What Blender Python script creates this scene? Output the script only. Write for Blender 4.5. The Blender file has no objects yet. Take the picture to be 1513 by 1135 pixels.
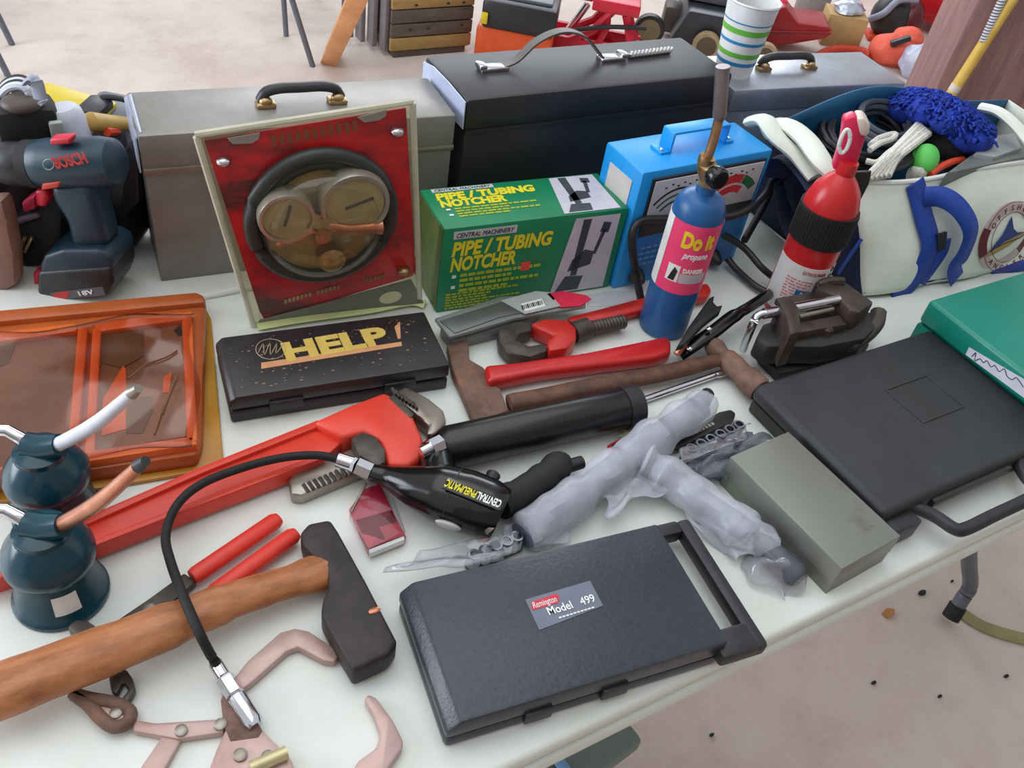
import bpy, bmesh, math, random
from mathutils import Vector, Matrix
random.seed(7)
SC = bpy.context.scene
COL = SC.collection
R = math.radians

# ------------------------------------------------------------------ camera, world, lights, exposure
TH = 0.74                                    # table height
CAM = Vector((0, 0, 1.53))
FPX = 1326.26
def cam_axes():
    p, r, yaw = 0.73248535, 0.1860472, R(36.2)
    fw = Vector((0, math.cos(p), -math.sin(p))); rt = Vector((1, 0, 0)); up = Vector((0, math.sin(p), math.cos(p)))
    c, s = math.cos(r), math.sin(r)
    X = c*rt + s*up; Y = -s*rt + c*up
    rot = Matrix.Rotation(-yaw, 3, 'Z')
    return rot @ fw, rot @ X, rot @ Y
FW, RT, UP = cam_axes()
cd = bpy.data.cameras.new('camera'); co = bpy.data.objects.new('camera', cd); COL.objects.link(co)
m = Matrix((RT, UP, -FW)).transposed().to_4x4(); m.translation = CAM
co.matrix_world = m
cd.sensor_fit = 'HORIZONTAL'; cd.sensor_width = 36.0; cd.lens = FPX/1513*36; cd.clip_start = 0.02; cd.clip_end = 60
SC.camera = co
SC.view_settings.view_transform = 'Standard'; SC.view_settings.look = 'None'
SC.view_settings.gamma = 1; SC.view_settings.use_curve_mapping = False
SC.view_settings.exposure = 0.0
w = bpy.data.worlds.new('world'); SC.world = w; w.use_nodes = True
bg = w.node_tree.nodes['Background']; bg.inputs[0].default_value = (0.92, 0.96, 1.0, 1); bg.inputs[1].default_value = 0.76
def area(name, loc, target, sx, sy, power, color):
    l = bpy.data.lights.new(name, 'AREA'); l.shape = 'RECTANGLE'; l.size = sx; l.size_y = sy; l.energy = power; l.color = color
    o = bpy.data.objects.new(name, l); COL.objects.link(o); o.location = loc
    o.rotation_euler = (Vector(target)-Vector(loc)).to_track_quat('-Z', 'Y').to_euler()
area('open_door_light', (-3.6, 2.6, 1.9), (0.6, 1.4, 0.6), 2.6, 2.4, 165, (0.86, 0.92, 1.0))
area('back_window_light', (3.4, 6.2, 3.0), (1.0, 1.2, 0.6), 5.0, 1.8, 150, (0.9, 0.94, 1.0))
area('roof_light', (0.0, 1.6, 4.8), (0.5, 1.0, 0.7), 5.0, 4.0, 95, (0.95, 0.99, 1.0))

# ------------------------------------------------------------------ helpers
def ray(px, py): return FW + RT*((px-756.5)/FPX) + UP*((567.5-py)/FPX)
def P(px, py, h=0.0):                        # point of the photograph at height h above the table
    d = ray(px, py); return CAM + d*((TH+h-CAM.z)/d.z)
def PL(px, py, o, n):                        # ... on a plane
    d = ray(px, py); o = Vector(o); n = Vector(n); return CAM + d*((o-CAM).dot(n)/d.dot(n))
NV = Vector((FW.x, FW.y, 0)).normalized()
SIDE = Vector((NV.y, -NV.x, 0))
def PV(px, py, q): return PL(px, py, q, NV)  # ... on the upright plane through q that faces the camera
def PX(pts, h): return [P(x, y, h) for x, y in pts]

def lin(c):
    return tuple(((v/255)/12.92 if v/255 <= 0.04045 else ((v/255+0.055)/1.055)**2.4) for v in c)
MC = {}
def mat(name, c1, c2=None, rough=0.5, metal=0.0, scale=25, lo=0.35, hi=0.7, stretch=(1, 1, 1), bump=0.0, alpha=1.0, spec=0.5, coat=0.0, c3=None, trans=0.0, detail=6, nrough=0.62):
    if name in MC: return MC[name]
    m = bpy.data.materials.new(name); m.use_nodes = True; nt = m.node_tree; b = nt.nodes['Principled BSDF']
    b.inputs['Roughness'].default_value = rough; b.inputs['Metallic'].default_value = metal
    b.inputs['Specular IOR Level'].default_value = spec; b.inputs['Coat Weight'].default_value = coat
    b.inputs['Alpha'].default_value = alpha; b.inputs['Transmission Weight'].default_value = trans
    c1 = lin(c1); c2 = lin(c2) if c2 else tuple(v*0.82 for v in c1)
    tc = nt.nodes.new('ShaderNodeTexCoord'); mp = nt.nodes.new('ShaderNodeMapping'); mp.inputs['Scale'].default_value = stretch
    nz = nt.nodes.new('ShaderNodeTexNoise'); nz.inputs['Scale'].default_value = scale; nz.inputs['Detail'].default_value = detail; nz.inputs['Roughness'].default_value = nrough
    rp = nt.nodes.new('ShaderNodeValToRGB'); e = rp.color_ramp.elements
    e[0].position = lo; e[0].color = (*c2, 1); e[1].position = hi; e[1].color = (*c1, 1)
    if c3:
        k = rp.color_ramp.elements.new((lo+hi)/2); k.color = (*lin(c3), 1)
    L = nt.links
    L.new(tc.outputs['Object'], mp.inputs[0]); L.new(mp.outputs[0], nz.inputs['Vector']); L.new(nz.outputs[0], rp.inputs[0]); L.new(rp.outputs[0], b.inputs['Base Color'])
    if bump:
        bp = nt.nodes.new('ShaderNodeBump'); bp.inputs['Strength'].default_value = bump; bp.inputs['Distance'].default_value = 0.002
        L.new(nz.outputs[0], bp.inputs['Height']); L.new(bp.outputs[0], b.inputs['Normal'])
    MC[name] = m; return m

def thin(name, tint, rough=0.05, haze=0.0):  # thin clear plastic: see-through with a glossy skin
    if name in MC: return MC[name]
    m = bpy.data.materials.new(name); m.use_nodes = True; nt = m.node_tree; nt.nodes.clear(); L = nt.links
    out = nt.nodes.new('ShaderNodeOutputMaterial'); mx = nt.nodes.new('ShaderNodeMixShader'); tr = nt.nodes.new('ShaderNodeBsdfTransparent'); gl = nt.nodes.new('ShaderNodeBsdfGlossy'); lw = nt.nodes.new('ShaderNodeLayerWeight'); pw = nt.nodes.new('ShaderNodeMath'); fr = nt.nodes.new('ShaderNodeMath')
    tr.inputs[0].default_value = (*lin(tint), 1); gl.inputs['Roughness'].default_value = rough; lw.inputs[0].default_value = 0.5
    pw.operation = 'POWER'; pw.inputs[1].default_value = 4.0; fr.operation = 'MULTIPLY_ADD'; fr.inputs[1].default_value = 0.8; fr.inputs[2].default_value = 0.05
    L.new(lw.outputs['Facing'], pw.inputs[0]); L.new(pw.outputs[0], fr.inputs[0])
    sh = tr
    if haze:
        df = nt.nodes.new('ShaderNodeBsdfDiffuse'); df.inputs[0].default_value = (*lin(tint), 1); m2 = nt.nodes.new('ShaderNodeMixShader'); m2.inputs[0].default_value = haze
        L.new(tr.outputs[0], m2.inputs[1]); L.new(df.outputs[0], m2.inputs[2]); sh = m2
    L.new(fr.outputs[0], mx.inputs[0]); L.new(sh.outputs[0], mx.inputs[1]); L.new(gl.outputs[0], mx.inputs[2]); L.new(mx.outputs[0], out.inputs[0])
    MC[name] = m; return m

class MB:
    def __init__(s): s.bm = bmesh.new()
    def merge(s, b2):
        me = bpy.data.meshes.new('t'); b2.to_mesh(me); b2.free(); s.bm.from_mesh(me); bpy.data.meshes.remove(me); return s
    def box(s, c, d, M=None, bev=0.0, seg=2, taper=None):
        b = bmesh.new(); bmesh.ops.create_cube(b, size=1)
        for v in b.verts:
            k = 1.0
            if taper and v.co.z > 0: v.co.x *= taper[0]; v.co.y *= taper[1]
            v.co = Vector((v.co.x*d[0]+c[0], v.co.y*d[1]+c[1], v.co.z*d[2]+c[2]))
        if bev: bmesh.ops.bevel(b, geom=b.edges[:], offset=bev, segments=seg, profile=0.5, affect='EDGES')
        if M is not None: b.transform(M)
        return s.merge(b)
    def prism(s, pts, vec, bev=0.0, seg=2):
        b = bmesh.new(); n = len(pts); vec = Vector(vec)
        t = [b.verts.new(p) for p in pts]; u = [b.verts.new(Vector(p)+vec) for p in pts]
        b.faces.new(t); b.faces.new(u[::-1])
        for i in range(n): b.faces.new((t[i], u[i], u[(i+1) % n], t[(i+1) % n]))
        bmesh.ops.recalc_face_normals(b, faces=b.faces[:])
        if bev: bmesh.ops.bevel(b, geom=b.edges[:], offset=bev, segments=seg, profile=0.5, affect='EDGES', clamp_overlap=True)
        return s.merge(b)
    def tube(s, pts, r, n=10, sx=1.0, sz=1.0, closed=False, capped=True, ph=0.0):
        pts = [Vector(p) for p in pts]; N = len(pts)
        rr = r if isinstance(r, (list, tuple)) else [r]*N
        rings = []; b = s.bm
        for i, p in enumerate(pts):
            a = pts[(i-1) % N] if (closed or i > 0) else p; c = pts[(i+1) % N] if (closed or i < N-1) else p
            t = (c-a).normalized()
            if abs(t.z) < 0.93: sd = t.cross(Vector((0, 0, 1))).normalized()
            else:
                sd = SIDE - t*SIDE.dot(t); sd.normalize()
            up = sd.cross(t)
            rings.append([b.verts.new(p + sd*math.cos(ph+2*math.pi*k/n)*rr[i]*sx + up*math.sin(ph+2*math.pi*k/n)*rr[i]*sz) for k in range(n)])
        for i in range(N if closed else N-1):
            A, B = rings[i], rings[(i+1) % N]
            for k in range(n): b.faces.new((A[k], A[(k+1) % n], B[(k+1) % n], B[k]))
        if capped and not closed:
            b.faces.new(rings[0][::-1]); b.faces.new(rings[-1])
        return s
    def lathe(s, prof, M=None, n=28, a0=0.0, a1=2*math.pi, caps=True):
        b = bmesh.new(); full = abs(a1-a0-2*math.pi) < 1e-6; K = n if full else n+1; rings = []
        for r, z in prof:
            rings.append([b.verts.new((r*math.cos(a0+(a1-a0)*k/n), r*math.sin(a0+(a1-a0)*k/n), z)) for k in range(K)])
        for i in range(len(prof)-1):
            for k in range(n if full else n):
                A, B = rings[i], rings[i+1]; k2 = (k+1) % K
                b.faces.new((A[k], A[k2], B[k2], B[k]))
        if full and caps:
            if prof[0][0] > 1e-5: b.faces.new(rings[0][::-1])
            if prof[-1][0] > 1e-5: b.faces.new(rings[-1])
        bmesh.ops.remove_doubles(b, verts=b.verts[:], dist=1e-6)
        if M is not None: b.transform(M)
        return s.merge(b)
    def ball(s, c, d, M=None, seg=16, lump=0.0, sd=1):
        b = bmesh.new(); bmesh.ops.create_uvsphere(b, u_segments=seg, v_segments=max(6, seg//2+2), radius=0.5)
        rnd = random.Random(sd)
        for v in b.verts:
            k = 1+lump*(rnd.random()-0.5)
            v.co = Vector((v.co.x*d[0]*k, v.co.y*d[1]*k, v.co.z*d[2]*k))
        if M is not None: b.transform(M)
        bmesh.ops.translate(b, verts=b.verts[:], vec=c)
        return s.merge(b)
    def grid(s, fn, nu, nv):
        b = s.bm; V = [[b.verts.new(fn(i/nu, j/nv)) for j in range(nv+1)] for i in range(nu+1)]
        for i in range(nu):
            for j in range(nv): b.faces.new((V[i][j], V[i+1][j], V[i+1][j+1], V[i][j+1]))
        return s
MW = {}
def thing(name, label, cat, loc=(0, 0, 0), rz=0.0, group=None):
    o = bpy.data.objects.new(name, None); COL.objects.link(o); o.empty_display_size = 0.05
    o.location = loc; o.rotation_euler = (0, 0, rz)
    MW[o.name] = Matrix.Translation(Vector(loc)) @ Matrix.Rotation(rz, 4, 'Z')
    o['label'] = label; o['category'] = cat
    if group: o['group'] = group
    return o
def part(par, name, mb, mt, world=True, sub=0, angle=38, label=None, solid=0.0):
    bm = mb.bm; bmesh.ops.recalc_face_normals(bm, faces=bm.faces[:])
    me = bpy.data.meshes.new(name); bm.to_mesh(me); bm.free()
    if world and par is not None: me.transform(MW[par.name].inverted())
    me.materials.append(mt)
    for p in me.polygons: p.use_smooth = True
    me.set_sharp_from_angle(angle=R(angle))
    o = bpy.data.objects.new(name, me); COL.objects.link(o)
    if par is not None: o.parent = par; MW[o.name] = MW[par.name]
    else: MW[o.name] = Matrix.Identity(4)
    if solid:
        q = o.modifiers.new('solid', 'SOLIDIFY'); q.thickness = solid; q.offset = 0
    if sub:
        q = o.modifiers.new('sub', 'SUBSURF'); q.levels = sub; q.render_levels = sub
    if label: o['label'] = label
    return o
def struct(name, mb, mt):
    o = part(None, name, mb, mt); o['kind'] = 'structure'; return o
def frame(o, x, y):                          # 4x4 with local x, y in the plane, z out of it
    x = Vector(x).normalized(); z = x.cross(Vector(y)).normalized(); y = z.cross(x)
    M = Matrix((x, y, z)).transposed().to_4x4(); M.translation = Vector(o); return M
def text(par, s, size, M, mt, name='lettering', bold=0.0, shear=0.0, width=None, ext=0.0004, bend=None, align='LEFT', world=True, label=None):
    cu = bpy.data.curves.new('t', 'FONT'); cu.body = s; cu.size = size; cu.offset = bold; cu.shear = shear; cu.extrude = ext; cu.align_x = align; cu.resolution_u = 3
    ob = bpy.data.objects.new('t', cu); COL.objects.link(ob)
    dg = bpy.context.evaluated_depsgraph_get(); dg.update()
    me = bpy.data.meshes.new_from_object(ob.evaluated_get(dg)); bpy.data.objects.remove(ob); bpy.data.curves.remove(cu)
    if width:
        x0 = min(v.co.x for v in me.vertices); x1 = max(v.co.x for v in me.vertices)
        for v in me.vertices: v.co.x = (v.co.x-x0)*width/(x1-x0)
    if bend:                                 # wrap round a cylinder of radius bend; x = 0 faces local +z
        for v in me.vertices:
            a = v.co.x/bend; r = bend+v.co.z; v.co = Vector((r*math.sin(a), v.co.y, r*math.cos(a)))
    me.transform(M)
    if world: me.transform(MW[par.name].inverted())
    me.materials.append(mt); me.name = name
    o = bpy.data.objects.new(name, me); COL.objects.link(o); o.parent = par; MW[o.name] = MW[par.name]
    if label: o['label'] = label
    return o
def smooth(pts, k=6, closed=False):          # Catmull-Rom through points
    pts = [Vector(p) for p in pts]; out = []; n = len(pts)
    for i in range(n if closed else n-1):
        g = (lambda j: pts[j % n]) if closed else (lambda j: pts[max(0, min(n-1, j))])
        a, b, c, d = g(i-1), g(i), g(i+1), g(i+2)
        for q in range(k):
            t = q/k
            out.append(0.5*((2*b)+(c-a)*t+(2*a-5*b+4*c-d)*t*t+(3*b-a-3*c+d)*t**3))
    if not closed: out.append(pts[-1])
    return out
def lathe_between(mb, a, b, prof, n=20):     # prof (r, t) along a->b
    a, b = Vector(a), Vector(b); d = b-a
    M = Matrix.Translation(a) @ d.to_track_quat('Z', 'Y').to_matrix().to_4x4()
    mb.lathe([(r, t*d.length) for r, t in prof], M, n); return mb
def center(pts):
    c = Vector((0, 0, 0))
    for p in pts: c += Vector(p)
    return c/len(pts)
def flat_loc(px, py): 
    p = P(px, py, 0); return (p.x, p.y, TH)
def hslab(par, name, pts, h, th, mt, bev=0.001, label=None, angle=38):
    return part(par, name, MB().prism(PX(pts, h), (0, 0, -th), bev), mt, label=label, angle=angle)

# ------------------------------------------------------------------ materials
M_white = mat('table_plastic', (224, 227, 221), (216, 218, 210), rough=0.42, scale=9, lo=0.3, hi=0.6)
M_conc = mat('concrete', (214, 200, 190), (178, 160, 152), rough=0.85, scale=2.2, lo=0.3, hi=0.7, c3=(202, 187, 178), bump=0.3, detail=13, nrough=0.78)
M_legm = mat('grey_leg_paint', (100, 104, 116), rough=0.4)
M_blk = mat('black_plastic', (40, 40, 44), (31, 31, 34), rough=0.42, scale=60)
M_dkrub = mat('dark_rubber', (24, 24, 26), rough=0.7)
M_case = mat('charcoal_case', (54, 58, 68), (42, 46, 55), rough=0.30, scale=220, lo=0.35, hi=0.75, stretch=(1, 1, 1), bump=0.25)
M_case2 = mat('dark_case', (46, 48, 51), (37, 38, 40), rough=0.55, scale=14, bump=0.05)
M_help = mat('dirty_black_case', (46, 43, 45), (36, 33, 35), rough=0.4, scale=50)
M_silver = mat('worn_grey_steel', (150, 146, 142), (128, 124, 118), rough=0.42, metal=0.35, scale=12)
M_chrome = mat('chrome', (225, 225, 232), rough=0.12, metal=1.0)
M_steel = mat('bare_steel', (165, 160, 150), (140, 130, 118), rough=0.38, metal=0.8, scale=20)
M_dsteel = mat('dark_steel', (96, 90, 84), (66, 60, 56), rough=0.5, metal=0.5, scale=40, bump=0.2)
M_brass = mat('brass', (196, 172, 128), (160, 128, 88), rough=0.35, metal=0.9, scale=60)
M_copper = mat('copper', (216, 152, 124), (190, 118, 92), rough=0.3, metal=0.9)
M_red = mat('red_paint', (205, 44, 36), (188, 36, 30), rough=0.38, scale=14)
M_orred = mat('orange_red_paint', (222, 66, 46), (206, 54, 38), rough=0.4, scale=14)
M_rust = mat('rusty_iron', (150, 104, 80), (96, 70, 60), rough=0.7, metal=0.2, scale=30, c3=(124, 96, 84), bump=0.5)
M_axe = mat('black_axe_steel', (64, 56, 54), (44, 38, 38), rough=0.55, metal=0.3, scale=40, bump=0.4)
M_wood = mat('stained_hickory', (192, 130, 88), (136, 80, 44), rough=0.45, scale=8, lo=0.3, hi=0.72, stretch=(3, 9, 9), c3=(172, 108, 66), bump=0.25)
M_dwood = mat('dark_hickory', (112, 74, 54), (74, 48, 38), rough=0.55, scale=50, bump=0.2)
M_pine = mat('pine', (222, 164, 110), (196, 132, 80), rough=0.6, scale=10)
M_film = thin('clear_film', (240, 240, 243), 0.10, 0.10)
M_poly = mat('milky_polythene', (222, 223, 232), (200, 203, 218), rough=0.2, alpha=0.46, scale=40, bump=0.6)
M_wht = mat('white_print', (238, 238, 236), rough=0.55)
M_yel = mat('yellow_print', (236, 222, 40), rough=0.55)
M_blkp = mat('black_print', (22, 24, 26), rough=0.6)
M_pink = mat('pinkish_steel', (196, 166, 160), (170, 138, 128), rough=0.42, metal=0.35, scale=18, c3=(188, 158, 152), bump=0.1)

# ------------------------------------------------------------------ setting
fl = MB(); fl.grid(lambda u, v: Vector((-6+14*u, -3+12*v, 0)), 8, 8)
struct('floor', fl, M_conc)

wl = MB(); wl.box((1, -2.3, 1.9), (14, 0.12, 3.8))
struct('wall_front', wl, mat('barn_boards', (156, 146, 136), (134, 124, 114), rough=0.8, scale=6, stretch=(8, 1, 0.4)))

# ------------------------------------------------------------------ tables
def table(x0, x1, y0, y1, label, legs):
    t = thing('folding_table', label, 'table', ((x0+x1)/2, (y0+y1)/2, 0))
    cx, cy = (x0+x1)/2, (y0+y1)/2
    b = MB().box((cx, cy, TH-0.010), (x1-x0, y1-y0, 0.020), bev=0.007, seg=3)
    b.box((cx, cy, TH-0.026), (x1-x0-0.009, y1-y0-0.009, 0.020), bev=0.002)
    b.box((cx, cy, TH-0.041), (x1-x0+0.003, y1-y0+0.003, 0.018), bev=0.005)
    part(t, 'tabletop', b, M_white)
    for path in legs:
        k = part(t, 'leg', MB().tube(smooth(path, 6), 0.0155, 14), M_legm)
        e = path[-1]; d = (Vector(path[-2])-Vector(e)).normalized()
        part(k, 'foot_cap', MB().tube([Vector(e)-d*0.002, Vector(e)+d*0.03], 0.0185, 14), M_dkrub)
    return t
def lp(x, y, dx, dy): return [(x, y, TH-0.04), (x, y, 0.40), (x, y, 0.16), (x+dx*0.15, y+dy*0.15, 0.115), (x+dx*0.6, y+dy*0.6, 0.06), (x+dx, y+dy, 0.02)]
FX, FY = 1.551, 0.378
table(-0.62, 1.80, 0.265, 1.010, 'white plastic folding table in front, laid with tools, grey bent tube leg',
      [[(1.20, 0.47, 0.70), (1.37, 0.435, 0.40), (1.49, 0.409, 0.20), (1.5516, 0.396, 0.10), (1.548, 0.390, 0.06), (1.5277, 0.3795, 0.02)], lp(FX+0.07, 0.86, -0.07, 0.06), lp(-0.45, 0.45, -0.06, -0.06), lp(-0.45, 0.86, -0.06, 0.06)])
table(-0.62, 1.80, 1.015, 1.44, 'second white folding table behind, under the toolboxes and drill',
      [lp(1.60, 1.10, -0.05, 0), lp(1.60, 1.36, -0.05, 0), lp(-0.45, 1.10, -0.05, 0), lp(-0.45, 1.36, -0.05, 0)])

# ------------------------------------------------------------------ cases and boxes
def case_box(t, W, D, H, mt, split=0.5, bev=0.008, seg=3, gap=0.0025, lidname='lid', basename='base', over=0.0, cham=0.0):
    hb = H*split
    if cham:                                 # lid with a broad chamfer along its left edge
        z0, z1 = hb, H; k = min(cham, (z1-z0)*0.85)
        prof = [(0, 0, z0), (0, 0, z1-k), (cham, 0, z1), (W, 0, z1), (W, 0, z0)]
        part(t, basename, MB().box((W/2, D/2, hb/2-gap/2), (W-0.001-over, D-0.001-over, hb-gap), bev=min(bev*0.6, hb/3)), mt, world=False)
        part(t, lidname, MB().prism(prof, (0, D, 0), 0.0035, 2), mt, world=False)
        return
    part(t, basename, MB().box((W/2, D/2, hb/2-gap/2), (W-0.001-over, D-0.001-over, hb-gap), bev=min(bev*0.6, hb/3)), mt, world=False)
    part(t, lidname, MB().box((W/2, D/2, (H+hb)/2), (W, D, H-hb), bev=bev, seg=seg), mt, world=False)
def loc2(t): return MW[t.name]
# front charcoal tool case
t = thing('tool_case', 'charcoal ribbed plastic tool case with red-bannered label at table front edge', 'case', (0.223, 0.304, TH), R(-7.67))
case_box(t, 0.292, 0.152, 0.044, M_case, 0.42, cham=0.013)
h = MB()
h.box((0.331, 0.074, 0.022), (0.017, 0.168, 0.020), bev=0.005); h.box((0.305, 0.150, 0.022), (0.040, 0.018, 0.020), bev=0.005); h.box((0.308, 0.006, 0.022), (0.048, 0.032, 0.020), bev=0.005)
part(t, 'handle', h, M_blk, world=False)
for x in (0.09, 0.17): part(t, 'latch', MB().box((x, -0.0015, 0.016), (0.028, 0.005, 0.016), bev=0.001), M_blk, world=False)
zt = TH+0.0445
M_plate = mat('grey_label', (108, 114, 130), (98, 104, 120), rough=0.3)
pl = part(t, 'name_plate', MB().prism([P(*q, 0.0446) for q in ((776, 886), (872, 858), (891, 895), (797, 931))], (0, 0, -0.001)), M_plate, label='grey label with red banner')
a, b_ = P(776, 886, 0.0448), P(872, 858, 0.0448); c_ = P(797, 931, 0.0448)
ux = (b_-a).normalized(); uy = (a-c_).normalized()
M_ban = mat('red_banner', (206, 44, 66), rough=0.4)
part(pl, 'banner', MB().prism([P(*q, 0.0449) for q in ((784, 890), (822, 877), (827, 883), (824, 892), (818, 893), (787, 902))], (0, 0, -0.0003)), M_ban)
text(pl, 'Remington', 0.010, frame(P(789, 899, 0.0451), ux, uy), M_wht, width=0.026, shear=0.2, ext=0.0001)
text(pl, 'Model   499', 0.0125, frame(P(812, 909, 0.0451), ux, uy), M_wht, width=0.052, ext=0.0001, bold=0.0002)
d = MB()
for k in range(10): d.box((k*0.004, 0, 0), (0.003, 0.0016, 0.0002), frame(P(828, 912.5, 0.0451), ux, uy))
part(pl, 'fine_print', d, M_wht)

# HELP case
t = thing('tool_case', 'dusty black plastic case with large worn yellow lettering on the lid', 'case', (0.167, 0.766, TH), R(-7.67))
case_box(t, 0.270, 0.111, 0.042, M_help, 0.5, bev=0.006, cham=0.008)
for x in (0.065, 0.205): part(t, 'latch', MB().box((x, -0.0015, 0.021), (0.040, 0.005, 0.014), bev=0.001), M_blk, world=False)
M_hy = mat('worn_yellow_print', (216, 186, 96), (200, 168, 80), rough=0.6); M_hp = mat('worn_orange_print', (216, 158, 112), (196, 136, 92), rough=0.6)
hz = 0.0424
a, b_ = P(424, 533, hz), P(560, 509, hz); ux = (b_-a).normalized(); uy = Vector((-ux.y, ux.x, 0))
text(t, 'HELP', 0.046, frame(a, ux, uy), M_hy, width=(P(578, 506, hz)-a).length, bold=0.0022)
part(t, 'underline', MB().prism(PX(((386, 536), (593, 505), (594, 511), (386, 545)), hz+0.0002), (0, 0, -0.0006)), M_hp)
part(t, 'exclamation_mark', MB().prism(PX(((583, 483), (591, 475), (592, 500), (588, 501)), hz), (0, 0, -0.0006)), M_hp)
ring = [P(400+22*math.cos(k*math.pi/12), 516+15*math.sin(k*math.pi/12), hz) for k in range(24)]
e = MB().tube(ring, 0.0006, 5, closed=True)
e.tube(smooth([P(*q, hz) for q in ((382, 521), (389, 508), (391, 524), (399, 507), (400, 524), (409, 508), (408, 522), (418, 509))], 4), 0.0006, 5)
part(t, 'emblem', e, mat('emblem_print', (168, 152, 122), rough=0.6))
rnd = random.Random(3); d = MB()
for k in range(120):
    u, v = rnd.random(), rnd.random(); s_ = 0.0008+0.0016*rnd.random()**2
    d.box((0.012+0.246*u, 0.01+0.09*v, 0.0421), (s_*1.6, s_, 0.0006), None)
o = part(t, 'dust_flecks', d, mat('dust', (140, 112, 92), rough=0.9), world=False); o['kind'] = 'stuff'

# flat steel box
t = thing('steel_box', 'plain bare sheet steel box with rust spots, beside the large dark case', 'box', (0.683, 0.281, TH), R(3.28))
M_sheet = mat('spotted_sheet_steel', (126, 128, 120), (98, 82, 68), rough=0.42, metal=0.35, scale=16, lo=0.22, hi=0.40)
part(t, 'body', MB().box((0.0505, 0.09, 0.019), (0.098, 0.178, 0.038)), M_sheet, world=False)
part(t, 'lid', MB().box((0.0505, 0.09, 0.0335), (0.100, 0.180, 0.030), bev=0.0012), M_sheet, world=False)

# large dark case on the right
t = thing('tool_case', 'large dark grey plastic case with recessed square in lid and front carry handle', 'case', (0.789, 0.319, TH), 0)
part(t, 'base', MB().box((0.178, 0.116, 0.0105), (0.344, 0.230, 0.020), bev=0.004), M_case2, world=False)
lid = MB(); z1 = 0.06
b = bmesh.new(); bmesh.ops.create_cube(b, size=1)
for v in b.verts: v.co = Vector((v.co.x*0.350+0.178, v.co.y*0.236+0.116, v.co.z*0.026+0.034))
bmesh.ops.bevel(b, geom=b.edges[:], offset=0.009, segments=3, profile=0.5, affect='EDGES')
lid.merge(b)
part(t, 'lid', lid, M_case2, world=False)
r = MB()                                     # raised border of the recessed square
for c, dd in (((0.215, 0.158, 0.0473), (0.085, 0.003, 0.002)), ((0.215, 0.092, 0.0473), (0.085, 0.003, 0.002)), ((0.174, 0.125, 0.0473), (0.003, 0.066, 0.002)), ((0.256, 0.125, 0.0473), (0.003, 0.066, 0.002))):
    r.box(c, dd, bev=0.0008)
part(t, 'lid_square', r, M_case2, world=False)
hd = MB().tube(smooth([(0.060, 0.008, 0.030), (0.078, -0.020, 0.030), (0.086, -0.044, 0.030), (0.100, -0.050, 0.030), (0.150, -0.050, 0.030), (0.230, -0.050, 0.030), (0.244, -0.044, 0.030), (0.252, -0.020, 0.03), (0.27, 0.008, 0.03)], 5), 0.0085, 10, sz=0.9)
part(t, 'handle', hd, M_blk, world=False)
part(t, 'handle_bridge', MB().box((0.165, -0.002, 0.03), (0.15, 0.012, 0.012), bev=0.002), M_blk, world=False)
for x in (0.033, 0.305): part(t, 'latch', MB().box((x, -0.010, 0.018), (0.045, 0.022, 0.030), bev=0.003), M_blk, world=False)

# green metal case
t = thing('metal_case', 'bright green metal case with handwritten paper label at right edge', 'case', (1.132, 0.33, TH), 0)
M_grn = mat('green_enamel', (10, 130, 112), (8, 120, 103), rough=0.35, scale=6)
case_box(t, 0.36, 0.242, 0.088, M_grn, 0.55, bev=0.006)
gx = 1.1315
pp = [PL(*q, (gx, 0, 0), (-1, 0, 0)) for q in ((1432, 513), (1516, 562), (1516, 590), (1427, 524))]
M_paper = mat('white_paper', (214, 212, 226), rough=0.8)
lb = part(t, 'paper_label', MB().prism(pp, (-0.0006, 0, 0)), M_paper, label='white paper label')
scr = smooth([PL(*q, (gx-0.001, 0, 0), (-1, 0, 0)) for q in ((1436, 527), (1442, 521), (1440, 533), (1448, 530), (1453, 536), (1458, 533), (1464, 542), (1470, 540), (1476, 549), (1484, 545), (1488, 556), (1496, 561), (1502, 558), (1512, 572))], 4)
part(lb, 'handwriting', MB().tube(scr, 0.0006, 5), M_blkp)

# green cardboard carton
GX, GY, GZ = 0.488, 0.877, TH; GW, GD, GH = 0.280, 0.100, 0.140
t = thing('cardboard_box', 'green cardboard carton with yellow lettering and grey photo panels', 'box', (GX, GY, GZ), R(-5.89))
M_gbox = mat('green_card', (22, 136, 92), (14, 124, 82), rough=0.38, scale=10)
part(t, 'carton', MB().box((GW/2, GD/2, GH/2), (GW, GD, GH), bev=0.0022), M_gbox, world=False)
M_kraft = mat('yellow_side_print', (120, 110, 40), (34, 92, 48), rough=0.5, scale=60, stretch=(1, 4, 0.6))
part(t, 'side_print', MB().box((-0.0004, GD/2, GH/2), (0.0008, GD-0.006, GH-0.006)), M_kraft, world=False)
Ff = frame((0.0, -0.0006, 0), (1, 0, 0), (0, 0, 1)); Ft = frame((0, 0, GH+0.0006), (1, 0, 0), (0, 1, 0))
M_lil = mat('lilac_photo_print', (208, 204, 214), (192, 188, 200), rough=0.4); M_dkt = mat('dark_photo_print', (70, 78, 86), (52, 58, 66), rough=0.4)
M_strip = mat('silver_print', (206, 210, 214), rough=0.4); M_yg = mat('yellow_green_print', (176, 190, 50), rough=0.5)
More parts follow.
